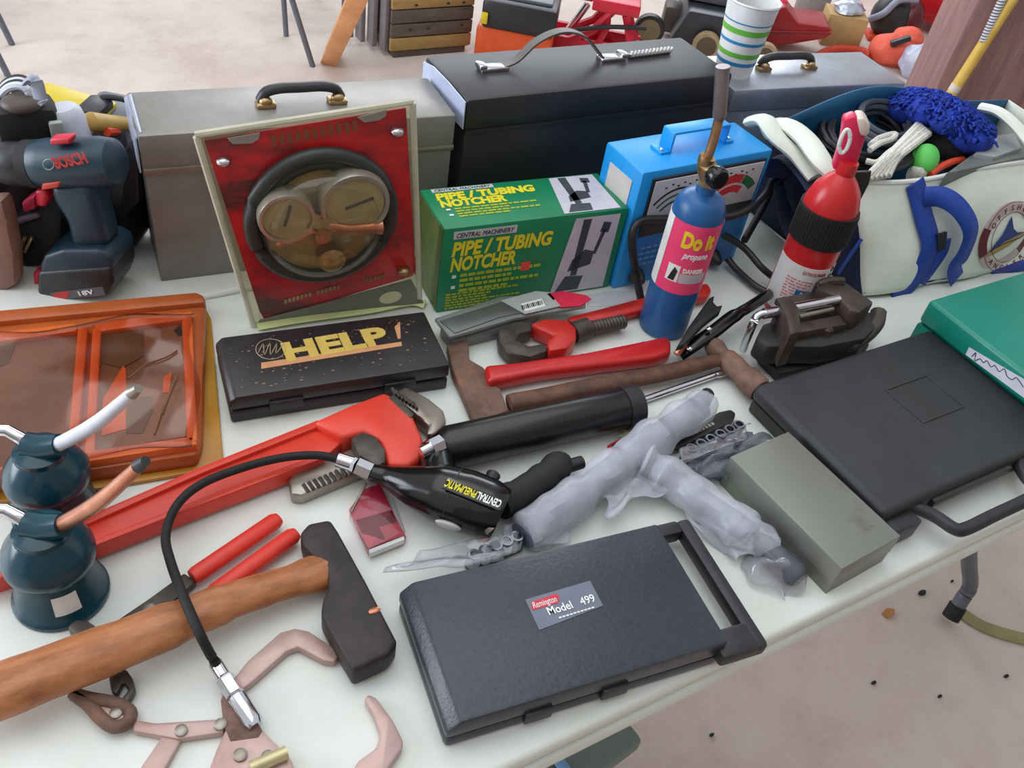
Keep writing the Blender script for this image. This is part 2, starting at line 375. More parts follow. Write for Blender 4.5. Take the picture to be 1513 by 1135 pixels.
def face(F, h0, scale):
    # F local plane, y from 0 to h0
    def tx(s, size, x, y, width, mt, **k): text(t, s, size, F @ Matrix.Translation((x, y, 0)), mt, width=width, world=False, ext=0.0002, **k)
    q = h0
    part(t, 'brand_strip', MB().box((0.060, q*0.915, 0), (0.092, q*0.085, 0.0005), F), M_strip, world=False)
    text(t, 'CENTRAL MACHINERY', q*0.075, F @ Matrix.Translation((0.018, q*0.888, 0.0006)), M_blkp, width=0.084, world=False, ext=0.0002, shear=0.25)
    tx('PIPE / TUBING', q*0.22, 0.014, q*0.68, 0.150, M_yel, bold=0.0012, shear=0.12)
    tx('NOTCHER', q*0.22, 0.014, q*0.50, 0.098, M_yel, bold=0.0012, shear=0.12)
    b = MB(); rnd = random.Random(5)
    for row in range(4):
        x = 0.030
        while x < (0.150 if row % 2 == 0 else 0.105):
            wd = 0.005+0.008*rnd.random(); b.box((x+wd/2, q*(0.435-0.062*row), 0), (wd, q*0.035, 0.0004), F); x += wd+0.002
    part(t, 'fine_print', b, M_yg, world=False)
    for y in (0.43, 0.30): part(t, 'bullet', MB().box((0.021, q*y, 0), (0.006, q*0.035, 0.0004), F), M_wht, world=False)
    part(t, 'photo_panel', MB().prism([F @ Vector(v) for v in ((0.178, q*0.03, 0), (0.268, q*0.03, 0), (0.268, q*0.95, 0), (0.196, q*0.95, 0))], F.to_3x3() @ Vector((0, 0, 0.0004))), M_lil, world=False)
    d = MB(); 
    def dk(pts): d.prism([F @ Vector((x, q*y, 0.0005)) for x, y in pts], F.to_3x3() @ Vector((0, 0, 0.0003)))
    dk(((0.186, 0.05), (0.224, 0.05), (0.228, 0.22), (0.198, 0.24)))
    dk(((0.206, 0.24), (0.216, 0.24), (0.222, 0.93), (0.209, 0.93)))
    dk(((0.200, 0.30), (0.236, 0.36), (0.238, 0.52), (0.222, 0.56), (0.204, 0.44)))
    dk(((0.236, 0.50), (0.241, 0.48), (0.250, 0.78), (0.244, 0.80)))
    dk(((0.240, 0.76), (0.254, 0.74), (0.256, 0.86), (0.243, 0.88)))
    part(t, 'printed_tool', d, M_dkt, world=False)
face(Ff, GH, 1); face(Ft, GD, 0.8)
b = MB(); rnd = random.Random(9)
for row in range(6):
    x = 0.012
    while x < (0.075 if row % 3 else 0.12):
        wd = 0.004+0.006*rnd.random(); b.box((x+wd/2, 0.030-0.0048*row, 0), (wd, 0.003, 0.0004), Ff); x += wd+0.002
part(t, 'fine_print', b, M_yg, world=False)
part(t, 'price_sticker', MB().box((0.129, 0.062, 0), (0.014, 0.014, 0.0008), Ff @ Matrix.Rotation(0, 4, 'Z')), mat('orange_sticker', (244, 78, 64), rough=0.5), world=False, label='orange price sticker')

# grey steel toolbox
def toolbox(label, loc, rz, W, D, H, lidh, mt, top_mt=None, bev=0.004):
    t = thing('toolbox', label, 'toolbox', loc, rz)
    part(t, 'body', MB().box((W/2, D/2, (H-lidh)/2), (W-0.004, D-0.004, H-lidh), bev=0.002), mt, world=False)
    part(t, 'lid', MB().box((W/2, D/2, H-lidh/2), (W, D, lidh), bev=bev), top_mt or mt, world=False)
    return t
def grip(t, x0, x1, y, z, hgt=0.022):
    xm = (x0+x1)/2
    k = part(t, 'handle', MB().tube(smooth([(x0-0.006, y, z+0.006), (x0+0.002, y, z+hgt*0.8), (x0+0.02, y, z+hgt), (xm, y, z+hgt), (x1-0.02, y, z+hgt), (x1-0.002, y, z+hgt*0.8), (x1+0.006, y, z+0.006)], 5), 0.0085, 10, sz=0.8), M_blk, world=False)
    for x in (x0, x1):
        part(t, 'handle_mount', MB().box((x, y-0.004, z+0.003), (0.026, 0.020, 0.007), bev=0.003).ball((x, y-0.006, z+0.008), (0.018, 0.016, 0.012)), M_brass, world=False, label='brassy handle mount')
t = toolbox('grey steel toolbox with black handle, behind the red gauge card', (0.156, 1.062, TH), R(-5.6), 0.415, 0.120, 0.220, 0.052, M_silver)
grip(t, 0.166, 0.262, 0.062, 0.220)
part(t, 'lid_trim', MB().box((0.2075, -0.0015, 0.172), (0.413, 0.004, 0.008), bev=0.001), M_steel, world=False)

M_sheen = mat('painted_blue_sheen', (188, 198, 226), (176, 186, 214), rough=0.35)  # daylight reflected by the lid ends, put into the colour
part(t, 'lid_end_sheen', MB().prism([(-0.0015, 0.004, 0.168), (-0.0015, 0.116, 0.168), (-0.0015, 0.116, 0.214), (0.006, 0.110, 0.2212), (0.006, 0.008, 0.2212), (-0.0015, 0.004, 0.214)], (-0.002, 0, 0.0)), M_sheen, world=False, label='lid end with bright daylight sheen painted on')  # thin plate added to carry the painted sheen on the grey lid
# black toolbox
M_bbox = mat('black_enamel', (42, 42, 44), (33, 33, 35), rough=0.5, scale=8, lo=0.3, hi=0.7)
t = toolbox('black steel toolbox with flat strap handle and bright brackets on lid', (0.584, 1.022, TH), R(-1.3), 0.476, 0.147, 0.240, 0.050, M_bbox, bev=0.006)
M_strap = mat('grey_strap', (104, 100, 96), rough=0.5)
arc = smooth([(0.095, 0.085, 0.244), (0.120, 0.085, 0.252), (0.150, 0.085, 0.278), (0.190, 0.085, 0.291), (0.230, 0.085, 0.282), (0.262, 0.085, 0.256), (0.275, 0.085, 0.243)], 5)
part(t, 'handle', MB().tube(arc, 0.011, 4, sz=0.18, ph=math.pi/4), M_strap, world=False)
for x in (0.082, 0.292): part(t, 'handle_bracket', MB().box((x, 0.085, 0.2425), (0.046, 0.020, 0.007), bev=0.002).box((x-(0.02 if x < 0.2 else -0.02), 0.085, 0.247), (0.012, 0.020, 0.008), bev=0.002), M_chrome, world=False)
part(t, 'lid_end_sheen', MB().prism([(-0.001, 0.002, 0.196), (-0.001, 0.145, 0.196), (-0.001, 0.145, 0.232), (-0.001, 0.110, 0.239), (-0.001, 0.06, 0.2395), (-0.001, 0.002, 0.236)], (-0.0015, 0, 0)), M_sheen, world=False, label='lid end with bluish daylight reflection painted on')  # added plate: bluish reflection painted over the black lid's end
part(t, 'lid_edge', MB().box((0.238, -0.001, 0.192), (0.474, 0.003, 0.004)), M_bbox, world=False)
bl = thing('drill_bit', 'short pale twisted bit lying on the black toolbox lid', 'drill bit', tuple(P(955, 78, 0.24)))
tw = MB(); a, b_ = P(930, 81, 0.245), P(992, 73, 0.245)
n = 40; d = (b_-a)
for s_ in (0, math.pi): tw.tube([a+d*(k/n)+Vector((0, 0, 1))*0.003*math.sin(k*0.9+s_)+d.normalized().cross(Vector((0, 0, 1)))*0.003*math.cos(k*0.9+s_) for k in range(n+1)], 0.0028, 6)
part(bl, 'flutes', tw, mat('pale_bit', (206, 204, 206), rough=0.3, metal=0.4))

# silver toolbox
M_sil2 = mat('silver_toolbox_paint', (190, 196, 212), (160, 164, 172), rough=0.3, metal=0.6, scale=9)
t = toolbox('silver steel toolbox with black handle, behind the canvas bag', (1.092, 1.030, TH), R(-7.5), 0.376, 0.135, 0.200, 0.040, M_sil2)
grip(t, 0.105, 0.205, 0.075, 0.200)

# paper cup
c = P(1082, 106, 0.20)
t = thing('paper_cup', 'white paper cup with green and blue stripes, standing on the silver toolbox', 'cup', tuple(c))
CM = Matrix.Translation(c)
rb, rt_, ch = 0.031, 0.0435, 0.120
def cr(z): return rb+(rt_-rb)*z/ch
M_cup = mat('cup_paper', (238, 238, 238), rough=0.5)
part(t, 'wall', MB().lathe([(rb-0.002, 0.003), (rb, 0.0), (cr(ch), ch), (rt_+0.002, ch+0.002), (rt_+0.001, ch+0.0045), (rt_-0.002, ch+0.002), (rb-0.0015, 0.004)], CM, 40), M_cup)
for z0, z1, col in ((0.022, 0.028, 'b'), (0.036, 0.044, 'g'), (0.058, 0.063, 'b'), (0.075, 0.084, 'g'), (0.092, 0.094, 'b')):
    part(t, 'stripe', MB().lathe([(cr(z0)+0.0001, z0), (cr(z0)+0.0006, z0), (cr(z1)+0.0006, z1), (cr(z1)+0.0001, z1)], CM, 40, caps=False), mat('cup_green', (110, 190, 70), rough=0.5) if col == 'g' else mat('cup_blue', (50, 140, 200), rough=0.5), label='green stripe' if col == 'g' else 'blue stripe')

# battery charger
t = thing('battery_charger', 'sky blue battery charger with meter dial, handle and black clamp leads', 'charger', (0.770, 0.841, TH), R(0.98))
M_sky = mat('sky_blue_paint', (36, 164, 240), (28, 152, 230), rough=0.4, scale=8)
M_blue2 = mat('mid_blue_panel', (30, 124, 200), (24, 112, 186), rough=0.4)
W_, D_, H_ = 0.247, 0.092, 0.200
part(t, 'housing', MB().box((W_/2, D_/2, H_/2), (W_, D_, H_), bev=0.004), M_sky, world=False)
part(t, 'front_panel', MB().box((W_/2+0.004, -0.001, 0.084), (W_-0.034, 0.004, 0.150), bev=0.001), M_blue2, world=False)
mt_ = part(t, 'meter_bezel', MB().box((W_/2+0.004, -0.002, 0.140), (W_-0.030, 0.004, 0.098), bev=0.002), M_blk, world=False, label='black bezel')
card = part(mt_, 'meter_card', MB().box((W_/2+0.004, -0.0045, 0.152), (W_-0.038, 0.002, 0.066), bev=0.001), mat('meter_white', (206, 208, 216), rough=0.35), world=False, label='white dial card')
def arcs(cx, cz, r0, r1, a0, a1, mtx, nm):
    b = MB(); n = 12; pts = [(cx+r1*math.cos(a0+(a1-a0)*k/n), -0.0056, cz+r1*math.sin(a0+(a1-a0)*k/n)) for k in range(n+1)]+[(cx+r0*math.cos(a1+(a0-a1)*k/n), -0.0056, cz+r0*math.sin(a1+(a0-a1)*k/n)) for k in range(n+1)]
    part(mt_, nm, b.prism(pts, (0, -0.0004, 0)), mtx, world=False)
M_pr = mat('print_red', (206, 50, 52), rough=0.5); M_pg = mat('print_green', (40, 110, 70), rough=0.5); M_pn = mat('print_navy', (30, 50, 96), rough=0.5)
for k, mm in enumerate((M_blkp, M_pg, M_pn)): arcs(0.075, 0.108, 0.058-0.010*k, 0.061-0.010*k, R(75), R(140), mm, 'dial_arc')
arcs(0.178, 0.112, 0.046, 0.060, R(72), R(140), M_pr, 'dial_arc'); arcs(0.178, 0.112, 0.046, 0.060, R(38), R(70), M_pg, 'dial_arc'); arcs(0.178, 0.112, 0.030, 0.042, R(60), R(140), M_pr, 'dial_arc')
b = MB(); rnd = random.Random(2)
for k in range(16): b.box((0.045+0.011*k, -0.0057, 0.176 if k % 2 else 0.172), (0.004, 0.0006, 0.002))
part(mt_, 'dial_marks', b, M_blkp, world=False)
b = MB()
for r_ in range(4):
    for k in range(5): b.box((0.034+0.012*k, -0.0034, 0.040+0.010*r_), (0.009, 0.0006, 0.003))
part(t, 'panel_print', b, mat('pale_blue_print', (110, 170, 220), rough=0.5), world=False)
b = MB().tube(smooth([(0.075, 0.048, 0.201), (0.078, 0.048, 0.226), (0.088, 0.048, 0.232), (0.165, 0.048, 0.232), (0.175, 0.048, 0.226), (0.178, 0.048, 0.201)], 4), 0.015, 4, sz=0.16, ph=math.pi/4)
b = MB()
b.box((0.126, 0.048, 0.230), (0.106, 0.026, 0.004), bev=0.0015); b.box((0.074, 0.048, 0.215), (0.004, 0.026, 0.032), bev=0.001); b.box((0.178, 0.048, 0.215), (0.004, 0.026, 0.032), bev=0.001)
b.box((0.066, 0.048, 0.202), (0.02, 0.026, 0.004), bev=0.001); b.box((0.186, 0.048, 0.202), (0.02, 0.026, 0.004), bev=0.001)
hdl = part(t, 'handle', b, M_sky, world=False)
for x in (0.062, 0.190): part(hdl, 'screw', MB().ball((x, 0.042, 0.205), (0.007, 0.007, 0.005)), M_chrome, world=False)
part(t, 'side_sticker', MB().box((-0.0008, 0.045, 0.148), (0.001, 0.055, 0.060)), mat('cream_sticker', (214, 210, 206), rough=0.6), world=False, label='cream sticker')
for x in (0.035, 0.190): part(t, 'cable_gland', MB().lathe([(0.014, 0), (0.013, 0.006), (0.008, 0.016), (0.005, 0.02)], frame((x, -0.002, 0.020), (1, 0, 0), (0, 0, 1)), 16), M_blk, world=False)
# leads
q0 = Vector((0.77, 0.838, TH))
def cable(px, r=0.0055): return MB().tube(smooth([P(x, y, h) for x, y, h in px], 6), r, 10)
part(t, 'lead', cable(((948, 448, 0.006), (940, 405, 0.045), (934, 350, 0.105), (948, 326, 0.125), (985, 324, 0.12), (1080, 320, 0.115), (1122, 296, 0.12), (1140, 270, 0.115), (1143, 250, 0.10), (1135, 290, 0.07), (1100, 355, 0.045)), 0.006), M_blk)
part(t, 'lead', cable(((1075, 382, 0.02), (1090, 400, 0.012), (1120, 425, 0.01), (1142, 432, 0.012), (1146, 415, 0.016), (1125, 395, 0.03), (1098, 365, 0.045), (1065, 345, 0.06))), M_blk)
jaw = MB()
jaw.tube(smooth([P(1146, 414, 0.016), P(1138, 432, 0.03), P(1110, 452, 0.038), P(1080, 470, 0.038), P(1052, 492, 0.034), P(1022, 512, 0.024), P(1004, 525, 0.012)], 5), [0.006]*6+[0.009]*8+[0.011]*10+[0.011]*7, 10, sz=0.7)
cl = part(t, 'clamp', jaw, mat('gloss_black', (16, 16, 18), rough=0.18))
up_ = MB().prism([P(*q, 0.05) for q in ((1048, 440), (1056, 436), (1054, 446), (1060, 452), (1068, 450), (1064, 460), (1040, 478), (1012, 508), (1000, 512), (1018, 482))], (0, 0, -0.010), 0.002)
part(cl, 'clamp_lever', up_, M_blk)
part(cl, 'copper_jaw', MB().tube([P(1000, 524, 0.024), P(1016, 500, 0.036)], 0.005, 8, sz=0.6), M_copper, label='copper jaw')
for q in ((1019, 515, 0.034), (1048, 486, 0.046)): part(cl, 'rivet', MB().ball(P(*q), (0.009, 0.009, 0.006)), M_chrome)

# ------------------------------------------------------------------ propane torch
c = Vector((0.790, 0.740, TH))
t = thing('propane_torch', 'blue gas cylinder with pink label and tall brass torch head', 'torch', tuple(c))
M_pblue = mat('propane_blue', (32, 94, 152), (24, 82, 138), rough=0.35, scale=10)
CMt = Matrix.Translation(c)
part(t, 'cylinder', MB().lathe([(0.030, 0.0), (0.0345, 0.004), (0.0355, 0.012), (0.0355, 0.194), (0.0345, 0.206), (0.029, 0.218), (0.020, 0.225), (0.013, 0.227), (0.013, 0.236)], CMt, 40), M_pblue)
fa = math.atan2(-NV.y, -NV.x)                # direction facing the camera
M_lpink = mat('label_pink', (240, 72, 120), (232, 64, 112), rough=0.4)
part(t, 'label', MB().lathe([(0.0356, 0.085), (0.0361, 0.085), (0.0361, 0.194), (0.0356, 0.194)], CMt, 40, fa-R(58), fa+R(120)), M_lpink, label='pink label')
part(t, 'label_border', MB().lathe([(0.0356, 0.085), (0.0361, 0.085), (0.0361, 0.194), (0.0356, 0.194)], CMt, 16, fa-R(118), fa-R(59)), M_wht, label='white label edge')
def cyl_frame(c, z, off, lean=None):
    a = fa+off; x = Vector((-math.sin(a), math.cos(a), 0)); 
    return frame(Vector(c)+Vector((0, 0, z)), x, (0, 0, 1))
M_py = mat('print_gold', (246, 214, 40), rough=0.5)
text(t, 'Do it', 0.030, cyl_frame(c, 0.150, R(12)), M_py, bold=0.0013, bend=0.0364, width=0.048, align='CENTER') if False else None
def ctext(par, s, size, c, z, off, r, width, mt, **k):
    M = cyl_frame(c, z, off-width/2/r); return text(par, s, size, M, mt, bend=r, width=width, **k)
ctext(t, 'Do it', 0.032, c, 0.160, R(12), 0.0363, 0.046, M_py, bold=0.0014)
ctext(t, 'propane', 0.013, c, 0.144, R(14), 0.0363, 0.036, M_wht, shear=0.3, bold=0.0003)
part(t, 'warning_panel', MB().lathe([(0.0361, 0.104), (0.0364, 0.104), (0.0364, 0.130), (0.0361, 0.130)], CMt, 10, fa-R(38), fa-R(10)), M_wht, label='white warning panel')
part(t, 'warning_panel', MB().lathe([(0.0361, 0.104), (0.0364, 0.104), (0.0364, 0.119), (0.0361, 0.119)], CMt, 14, fa-R(8), fa+R(54)), mat('label_grey', (196, 190, 196), rough=0.5), label='grey warning panel')
ctext(t, 'DANGER', 0.009, c, 0.121, R(20), 0.0364, 0.030, M_wht, bold=0.0004)
d = MB()
d.prism([cyl_frame(c, 0, R(-24)) @ Vector((x, y, 0.0366)) for x, y in ((-0.005, 0.106), (0.004, 0.106), (0.006, 0.122), (0.001, 0.127), (-0.002, 0.118))], NV*-0.0003)
part(t, 'warning_symbol', d, M_blkp)
q = c+Vector((0, 0, 0.236))
v0 = q; v1 = PV(1036, 262, c); v2 = PV(1043, 240, c); v3 = PV(1055, 205, c); v4 = PV(1063, 172, c); v5 = PV(1068, 98, c)
b = MB().tube([q-Vector((0, 0, 0.004)), q+Vector((0, 0, 0.016))], 0.012, 6)
b.tube(smooth([q+Vector((0, 0, 0.012)), v2, v2+(v3-v2)*0.25], 4), [0.013]*4+[0.011]*5, 12)
part(t, 'valve_body', b, M_brass)
part(t, 'burner_tube', MB().tube(smooth([v2, v3, v4], 5), 0.0062, 12), mat('tarnished_copper', (188, 150, 116), (150, 112, 82), rough=0.4, metal=0.8, scale=50))
part(t, 'nozzle', MB().tube([v4-(v5-v4)*0.08, v4, v4+(v5-v4)*0.03, v5], [0.006, 0.0082, 0.0086, 0.0086], 16), mat('burnt_steel', (146, 138, 144), (120, 108, 106), rough=0.35, metal=0.6, scale=30))
kb = PV(1053, 257, c-NV*0.012); ka = kb-NV*0.014+SIDE*0.010
b = MB(); lathe_between(b, kb, ka, [(0.006, -0.4), (0.013, 0), (0.0145, 0.25), (0.0145, 0.8), (0.012, 1.0)], 14)
part(t, 'valve_knob', b, mat('gloss_black', (16, 16, 18), rough=0.18))

# ------------------------------------------------------------------ fire extinguisher
c = Vector((1.016, 0.712, TH))
t = thing('fire_extinguisher', 'small red fire extinguisher with black strap, white label and wall bracket', 'extinguisher', tuple(c))
M_fred = mat('extinguisher_red', (206, 40, 42), (196, 36, 38), rough=0.28, scale=6)
M_fpk = mat('handle_pink_red', (222, 40, 86), rough=0.35)
top = PV(1248, 250, c)
H1 = (top-c).z
CMt = Matrix.Translation(c)
rr = 0.0395
part(t, 'cylinder', MB().lathe([(0.034, 0), (0.0385, 0.004), (rr, 0.012), (rr, H1-0.062), (rr*0.97, H1-0.048), (rr*0.82, H1-0.030), (rr*0.58, H1-0.016), (rr*0.34, H1-0.006), (0.014, H1-0.002), (0.013, H1+0.012)], CMt, 40), M_fred)
zb0, zb1 = H1-0.110, H1-0.058
M_band = mat('ribbed_black', (34, 30, 30), rough=0.6)
b = MB().lathe([(rr, zb0), (rr+0.003, zb0), (rr+0.003, zb1), (rr, zb1)], CMt, 48, caps=False)
bd = part(t, 'strap', b, M_band)
rb_ = MB()
for k in range(26):
    a = fa+R(-85)+R(170)*k/25; x = Vector((math.cos(a), math.sin(a), 0))
    rb_.box((0, 0, 0), (0.002, 0.0018, zb1-zb0-0.008), frame(c+x*(rr+0.0035)+Vector((0, 0, (zb0+zb1)/2)), (-x.y, x.x, 0), x))if False else rb_.tube([c+x*(rr+0.003)+Vector((0, 0, zb0+0.004)), c+x*(rr+0.003)+Vector((0, 0, zb1-0.004))], 0.0014, 5)
o = part(bd, 'rib', rb_, M_band); o['kind'] = 'stuff'
zl1 = H1-0.142
part(t, 'label', MB().lathe([(rr, 0.012), (rr+0.0006, 0.012), (rr+0.0006, zl1), (rr, zl1)], CMt, 40, fa-R(90), fa+R(85)), M_wht, label='white instruction label')
ctext(t, 'EXTINGUISHER', 0.008, c, zl1-0.012, R(10), rr+0.0008, 0.036, M_pr)
d = MB(); rnd = random.Random(4)
for row in range(8):
    x = -0.028
    while x < 0.006:
        wd = 0.003+0.004*rnd.random(); M = cyl_frame(c, zl1-0.024-0.005*row, x/rr)
        d.box((0, 0, rr+0.0008), (wd, 0.0022, 0.0004), M); x += wd+0.0016
part(t, 'fine_print', d, mat('pale_red_print', (226, 130, 140), rough=0.6))
for k, (o1, mm) in enumerate(((R(-4), 'a'), (R(26), 'b'))):
    M = cyl_frame(c, 0.050, o1)
    part(t, 'pictogram', MB().box((0, 0, rr+0.0006), (0.016, 0.018, 0.0012), M), mat('picto_blue', (40, 120, 186), rough=0.5), label='blue pictogram')
    part(t, 'pictogram_mark', MB().prism([M @ Vector((x, y, rr+0.0014)) for x, y in ((-0.005, -0.006), (0.004, -0.006), (0.005, 0.004), (0.0, 0.007), (-0.002, 0.0))], -NV*0.0004), M_wht)
for k in range(5):
    M = cyl_frame(c, 0.052+0.011*k, R(52)); d = MB().box((0, 0, rr+0.0008), (0.007, 0.006, 0.0008), M @ Matrix.Rotation(R(30), 4, 'Z')); part(t, 'hazard_mark', d, M_blkp)
h1 = PV(1240, 235, c); h2 = PV(1258, 190, c)
b = MB().prism([PV(*q, c) for q in ((1230, 252), (1237, 232), (1244, 205), (1247, 178), (1262, 172), (1273, 178), (1283, 188), (1279, 206), (1268, 240), (1262, 254))], NV*0.022, 0.004)
part(t, 'squeeze_handle', b, M_fpk)
b = MB().prism([PV(*q, c-NV*0.004) for q in ((1266, 176), (1278, 175), (1287, 186), (1283, 203), (1272, 202))], NV*0.030, 0.004)
part(t, 'lever_end', b, mat('cream_plastic', (226, 206, 196), rough=0.5))
part(t, 'pull_ring', MB().tube(smooth([PV(*q, c-NV*0.012) for q in ((1243, 226), (1240, 214), (1247, 196), (1253, 192), (1256, 204), (1251, 220))], 5, True), 0.0028, 8, closed=True), M_wht)
# wall bracket behind
bc = c+NV*0.030+SIDE*0.030
b = MB().prism([PV(*q, bc) for q in ((1238, 256), (1288, 254), (1284, 272), (1240, 358), (1226, 356), (1262, 270))], NV*0.006, 0.001)
part(t, 'bracket', b, M_blk)

# ------------------------------------------------------------------ vise
c = P(1190, 520, 0)
t = thing('bench_vise', 'dark brown rusty bench vise with chrome screw, beside the extinguisher', 'vise', (c.x, c.y, TH))
M_vise = mat('vise_brown', (84, 72, 66), (54, 46, 42), rough=0.5, metal=0.3, scale=30, bump=0.3)
M_vdk = mat('vise_dark', (44, 40, 38), (30, 28, 26), rough=0.55, scale=30)
part(t, 'base', MB().prism(PX(((1122, 522), (1170, 500), (1262, 490), (1286, 508), (1250, 530), (1152, 552)), 0.018), (0, 0, -0.017), 0.003), M_vdk)
part(t, 'swivel', MB().lathe([(0.040, 0.016), (0.040, 0.028), (0.028, 0.036)], Matrix.Translation(P(1215, 530, 0)+Vector((0.0, 0.01, 0))), 24), M_vdk)
part(t, 'body', MB().prism(PX(((1128, 478), (1160, 468), (1225, 462), (1296, 460), (1300, 478), (1278, 500), (1215, 512), (1135, 512), (1118, 498)), 0.058), (0, 0, -0.034), 0.004), M_vdk)
part(t, 'slide_bar', MB().prism(PX(((1170, 478), (1240, 465), (1252, 479), (1178, 492)), 0.072), (0, 0, -0.020), 0.002), M_vise)
part(t, 'front_jaw', MB().prism(PX(((1150, 446), (1170, 441), (1182, 456), (1184, 490), (1168, 494), (1162, 466)), 0.095), (0, 0, -0.060), 0.003), M_vise)
part(t, 'rear_jaw', MB().prism(PX(((1205, 425), (1224, 414), (1244, 412), (1292, 446), (1270, 462), (1256, 458), (1238, 436)), 0.090), (0, 0, -0.052), 0.004), M_vise)
part(t, 'jaw_arch', MB().tube(smooth([P(*q) for q in ((1205, 436, 0.06), (1211, 422, 0.082), (1226, 416, 0.090), (1246, 416, 0.092))], 5), 0.007, 8), M_vise)
part(t, 'anvil', MB().tube(smooth([P(*q) for q in ((1234, 508, 0.040), (1256, 508, 0.042), (1278, 496, 0.044), (1294, 478, 0.05), (1298, 462, 0.055))], 5), [0.012]*21, 10), M_dsteel)
part(t, 'upper_plate', MB().prism(PX(((1146, 440), (1206, 430), (1212, 442), (1156, 454)), 0.070), (0, 0, -0.010), 0.002), M_dsteel)
part(t, 'lock_bolt', MB().lathe([(0.009, 0), (0.009, 0.010), (0.006, 0.013)], Matrix.Translation(P(1219, 493, 0.058)), 6), M_vise)
s1 = P(1128, 464, 0.084); s2 = P(1238, 443, 0.084)
sc_ = part(t, 'screw', MB().tube([s1, s1+(s2-s1)*0.45, s2], 0.0075, 14), M_chrome)
part(t, 'guide_rod', MB().tube([P(1180, 468, 0.076), P(1230, 457, 0.076)], 0.004, 10), M_steel)
part(t, 'handle', MB().tube(smooth([P(1130, 463, 0.084), P(1118, 468, 0.08), P(1112, 480, 0.07), P(1102, 505, 0.03), P(1098, 517, 0.012)], 4), 0.0058, 12), M_chrome)

# ------------------------------------------------------------------ canvas bag and what it holds
t = thing('tote_bag', 'cream canvas tote bag with blue straps and round marlin emblem', 'bag', (1.40, 0.76, TH))
M_canvas = mat('cream_canvas', (234, 240, 230), (220, 224, 212), rough=0.75, scale=14, bump=0.15)
M_teal = mat('teal_canvas', (14, 96, 140), (10, 80, 120), rough=0.6, scale=10)
M_navy = mat('navy_webbing', (28, 56, 130), (20, 40, 100), rough=0.6, scale=80, stretch=(1, 1, 8))
M_bstr = mat('blue_webbing', (30, 72, 168), (24, 60, 150), rough=0.6, scale=120)
M_dnavy = mat('dark_navy_cloth', (24, 34, 76), (16, 24, 56), rough=0.7, scale=20)
FO = Vector((1.128, 0.690, TH+0.005)); FU = Vector((1, -0.105, 0)).normalized(); FV = Vector((-0.02, 0.075, 0.178)).normalized(); FV = (FV-FU*FV.dot(FU)).normalized(); FN = FU.cross(FV).normalized()
FL, FHt = 0.52, 0.186
def fp(u, v, off=0.0): return FO + FU*u + FV*v + FN*off
def front(u, v):
    x = u*FL; y = v*FHt
    bulge = 0.016*math.sin(math.pi*min(1, v*1.05))*math.sin(math.pi*u)**0.5 + 0.004*math.sin(9*u+4*v) + 0.005*math.sin(17*u-7*v)*(1-v)
    sag = -0.010*math.sin(math.pi*min(1, u*2.2))*v if u < 0.45 else 0
    lft = (0.03*(1-v)-0.022*v)*(1-u)
    return fp(x+lft, y+sag, bulge)
part(t, 'front_panel', MB().grid(front, 40, 16), M_canvas, solid=0.003)
part(t, 'rim_binding', MB().tube([front(k/40, 1.0) for k in range(41)], 0.0042, 8), M_wht)
BD = Vector((0.02, 0.30, 0)); 
def back(u, v):
    a = fp(u*FL, 0)+BD*0.92; b_ = fp(u*FL, FHt)+Vector((0.0, 0.185, 0.012+0.030*math.sin(math.pi*min(1, u*1.5))))
    return a.lerp(b_, v)+Vector((0, 0.006*math.sin(8*u+5*v), 0.012*math.sin(math.pi*u)*v))
part(t, 'back_panel', MB().grid(back, 24, 10), M_teal, solid=0.003)
def left(u, v):
    a = front(0, v); b_ = back(0, v); p_ = a.lerp(b_, u); p_ += Vector((-0.02*math.sin(math.pi*u)*(0.4+v), 0, -0.01*math.sin(math.pi*u)*v)); return p_
part(t, 'end_panel', MB().grid(left, 14, 10), M_dnavy, solid=0.003)
def right(u, v): return front(1, v).lerp(back(1, v), u)
part(t, 'end_panel', MB().grid(right, 8, 8), M_canvas, solid=0.003)
part(t, 'bottom', MB().grid(lambda u, v: front(u, 0).lerp(back(u, 0), v)+Vector((0, 0, 0.004)), 12, 6), M_dnavy, solid=0.003)
def conf(p_, off):
    q = p_-FO; u = min(1, max(0, q.dot(FU)/FL)); v = min(1, max(0, q.dot(FV)/FHt))
    return fp(q.dot(FU), max(q.dot(FV), 0.004), (front(u, v)-FO).dot(FN)+off)
def OFF(px, py, off=0.0): return conf(PL(px, py, FO+FN*0.014, FN), off)
def strip(name, pxs, wd, mt, off=0.002):
    # webbing laid along a path on the front panel
    pts = smooth([OFF(x, y, off+o) for x, y, o in pxs], 5); b = MB(); n = len(pts)
    ws = []
    for i in range(n):
        tg = (pts[min(n-1, i+1)]-pts[max(0, i-1)]).normalized(); sdv = tg.cross(FN).normalized(); ws.append(sdv)
    b.grid(lambda u, v: pts[round(u*(n-1))]+ws[round(u*(n-1))]*wd*(v-0.5), n-1, 2)
    return part(t, name, b, mt, solid=0.002)
strip('strap', ((1360, 271, 0.003), (1363, 290, 0.003), (1366, 320, 0.004), (1370, 360, 0.005), (1362, 395, 0.003), (1345, 425, 0.002), (1322, 446, 0.0)), 0.036, M_bstr)
strip('carry_handle', ((1368, 292, 0.006), (1385, 290, 0.018), (1400, 305, 0.026), (1412, 335, 0.028), (1413, 370, 0.022), (1408, 395, 0.014), (1416, 418, 0.006)), 0.032, M_bstr)
strip('strap', ((1394, 352, 0.006), (1390, 372, 0.008), (1378, 400, 0.006), (1368, 425, 0.003)), 0.020, M_bstr)
strip('strap', ((1277, 354, 0.0), (1262, 380, 0.0), (1246, 408, 0.0)), 0.006, M_bstr)
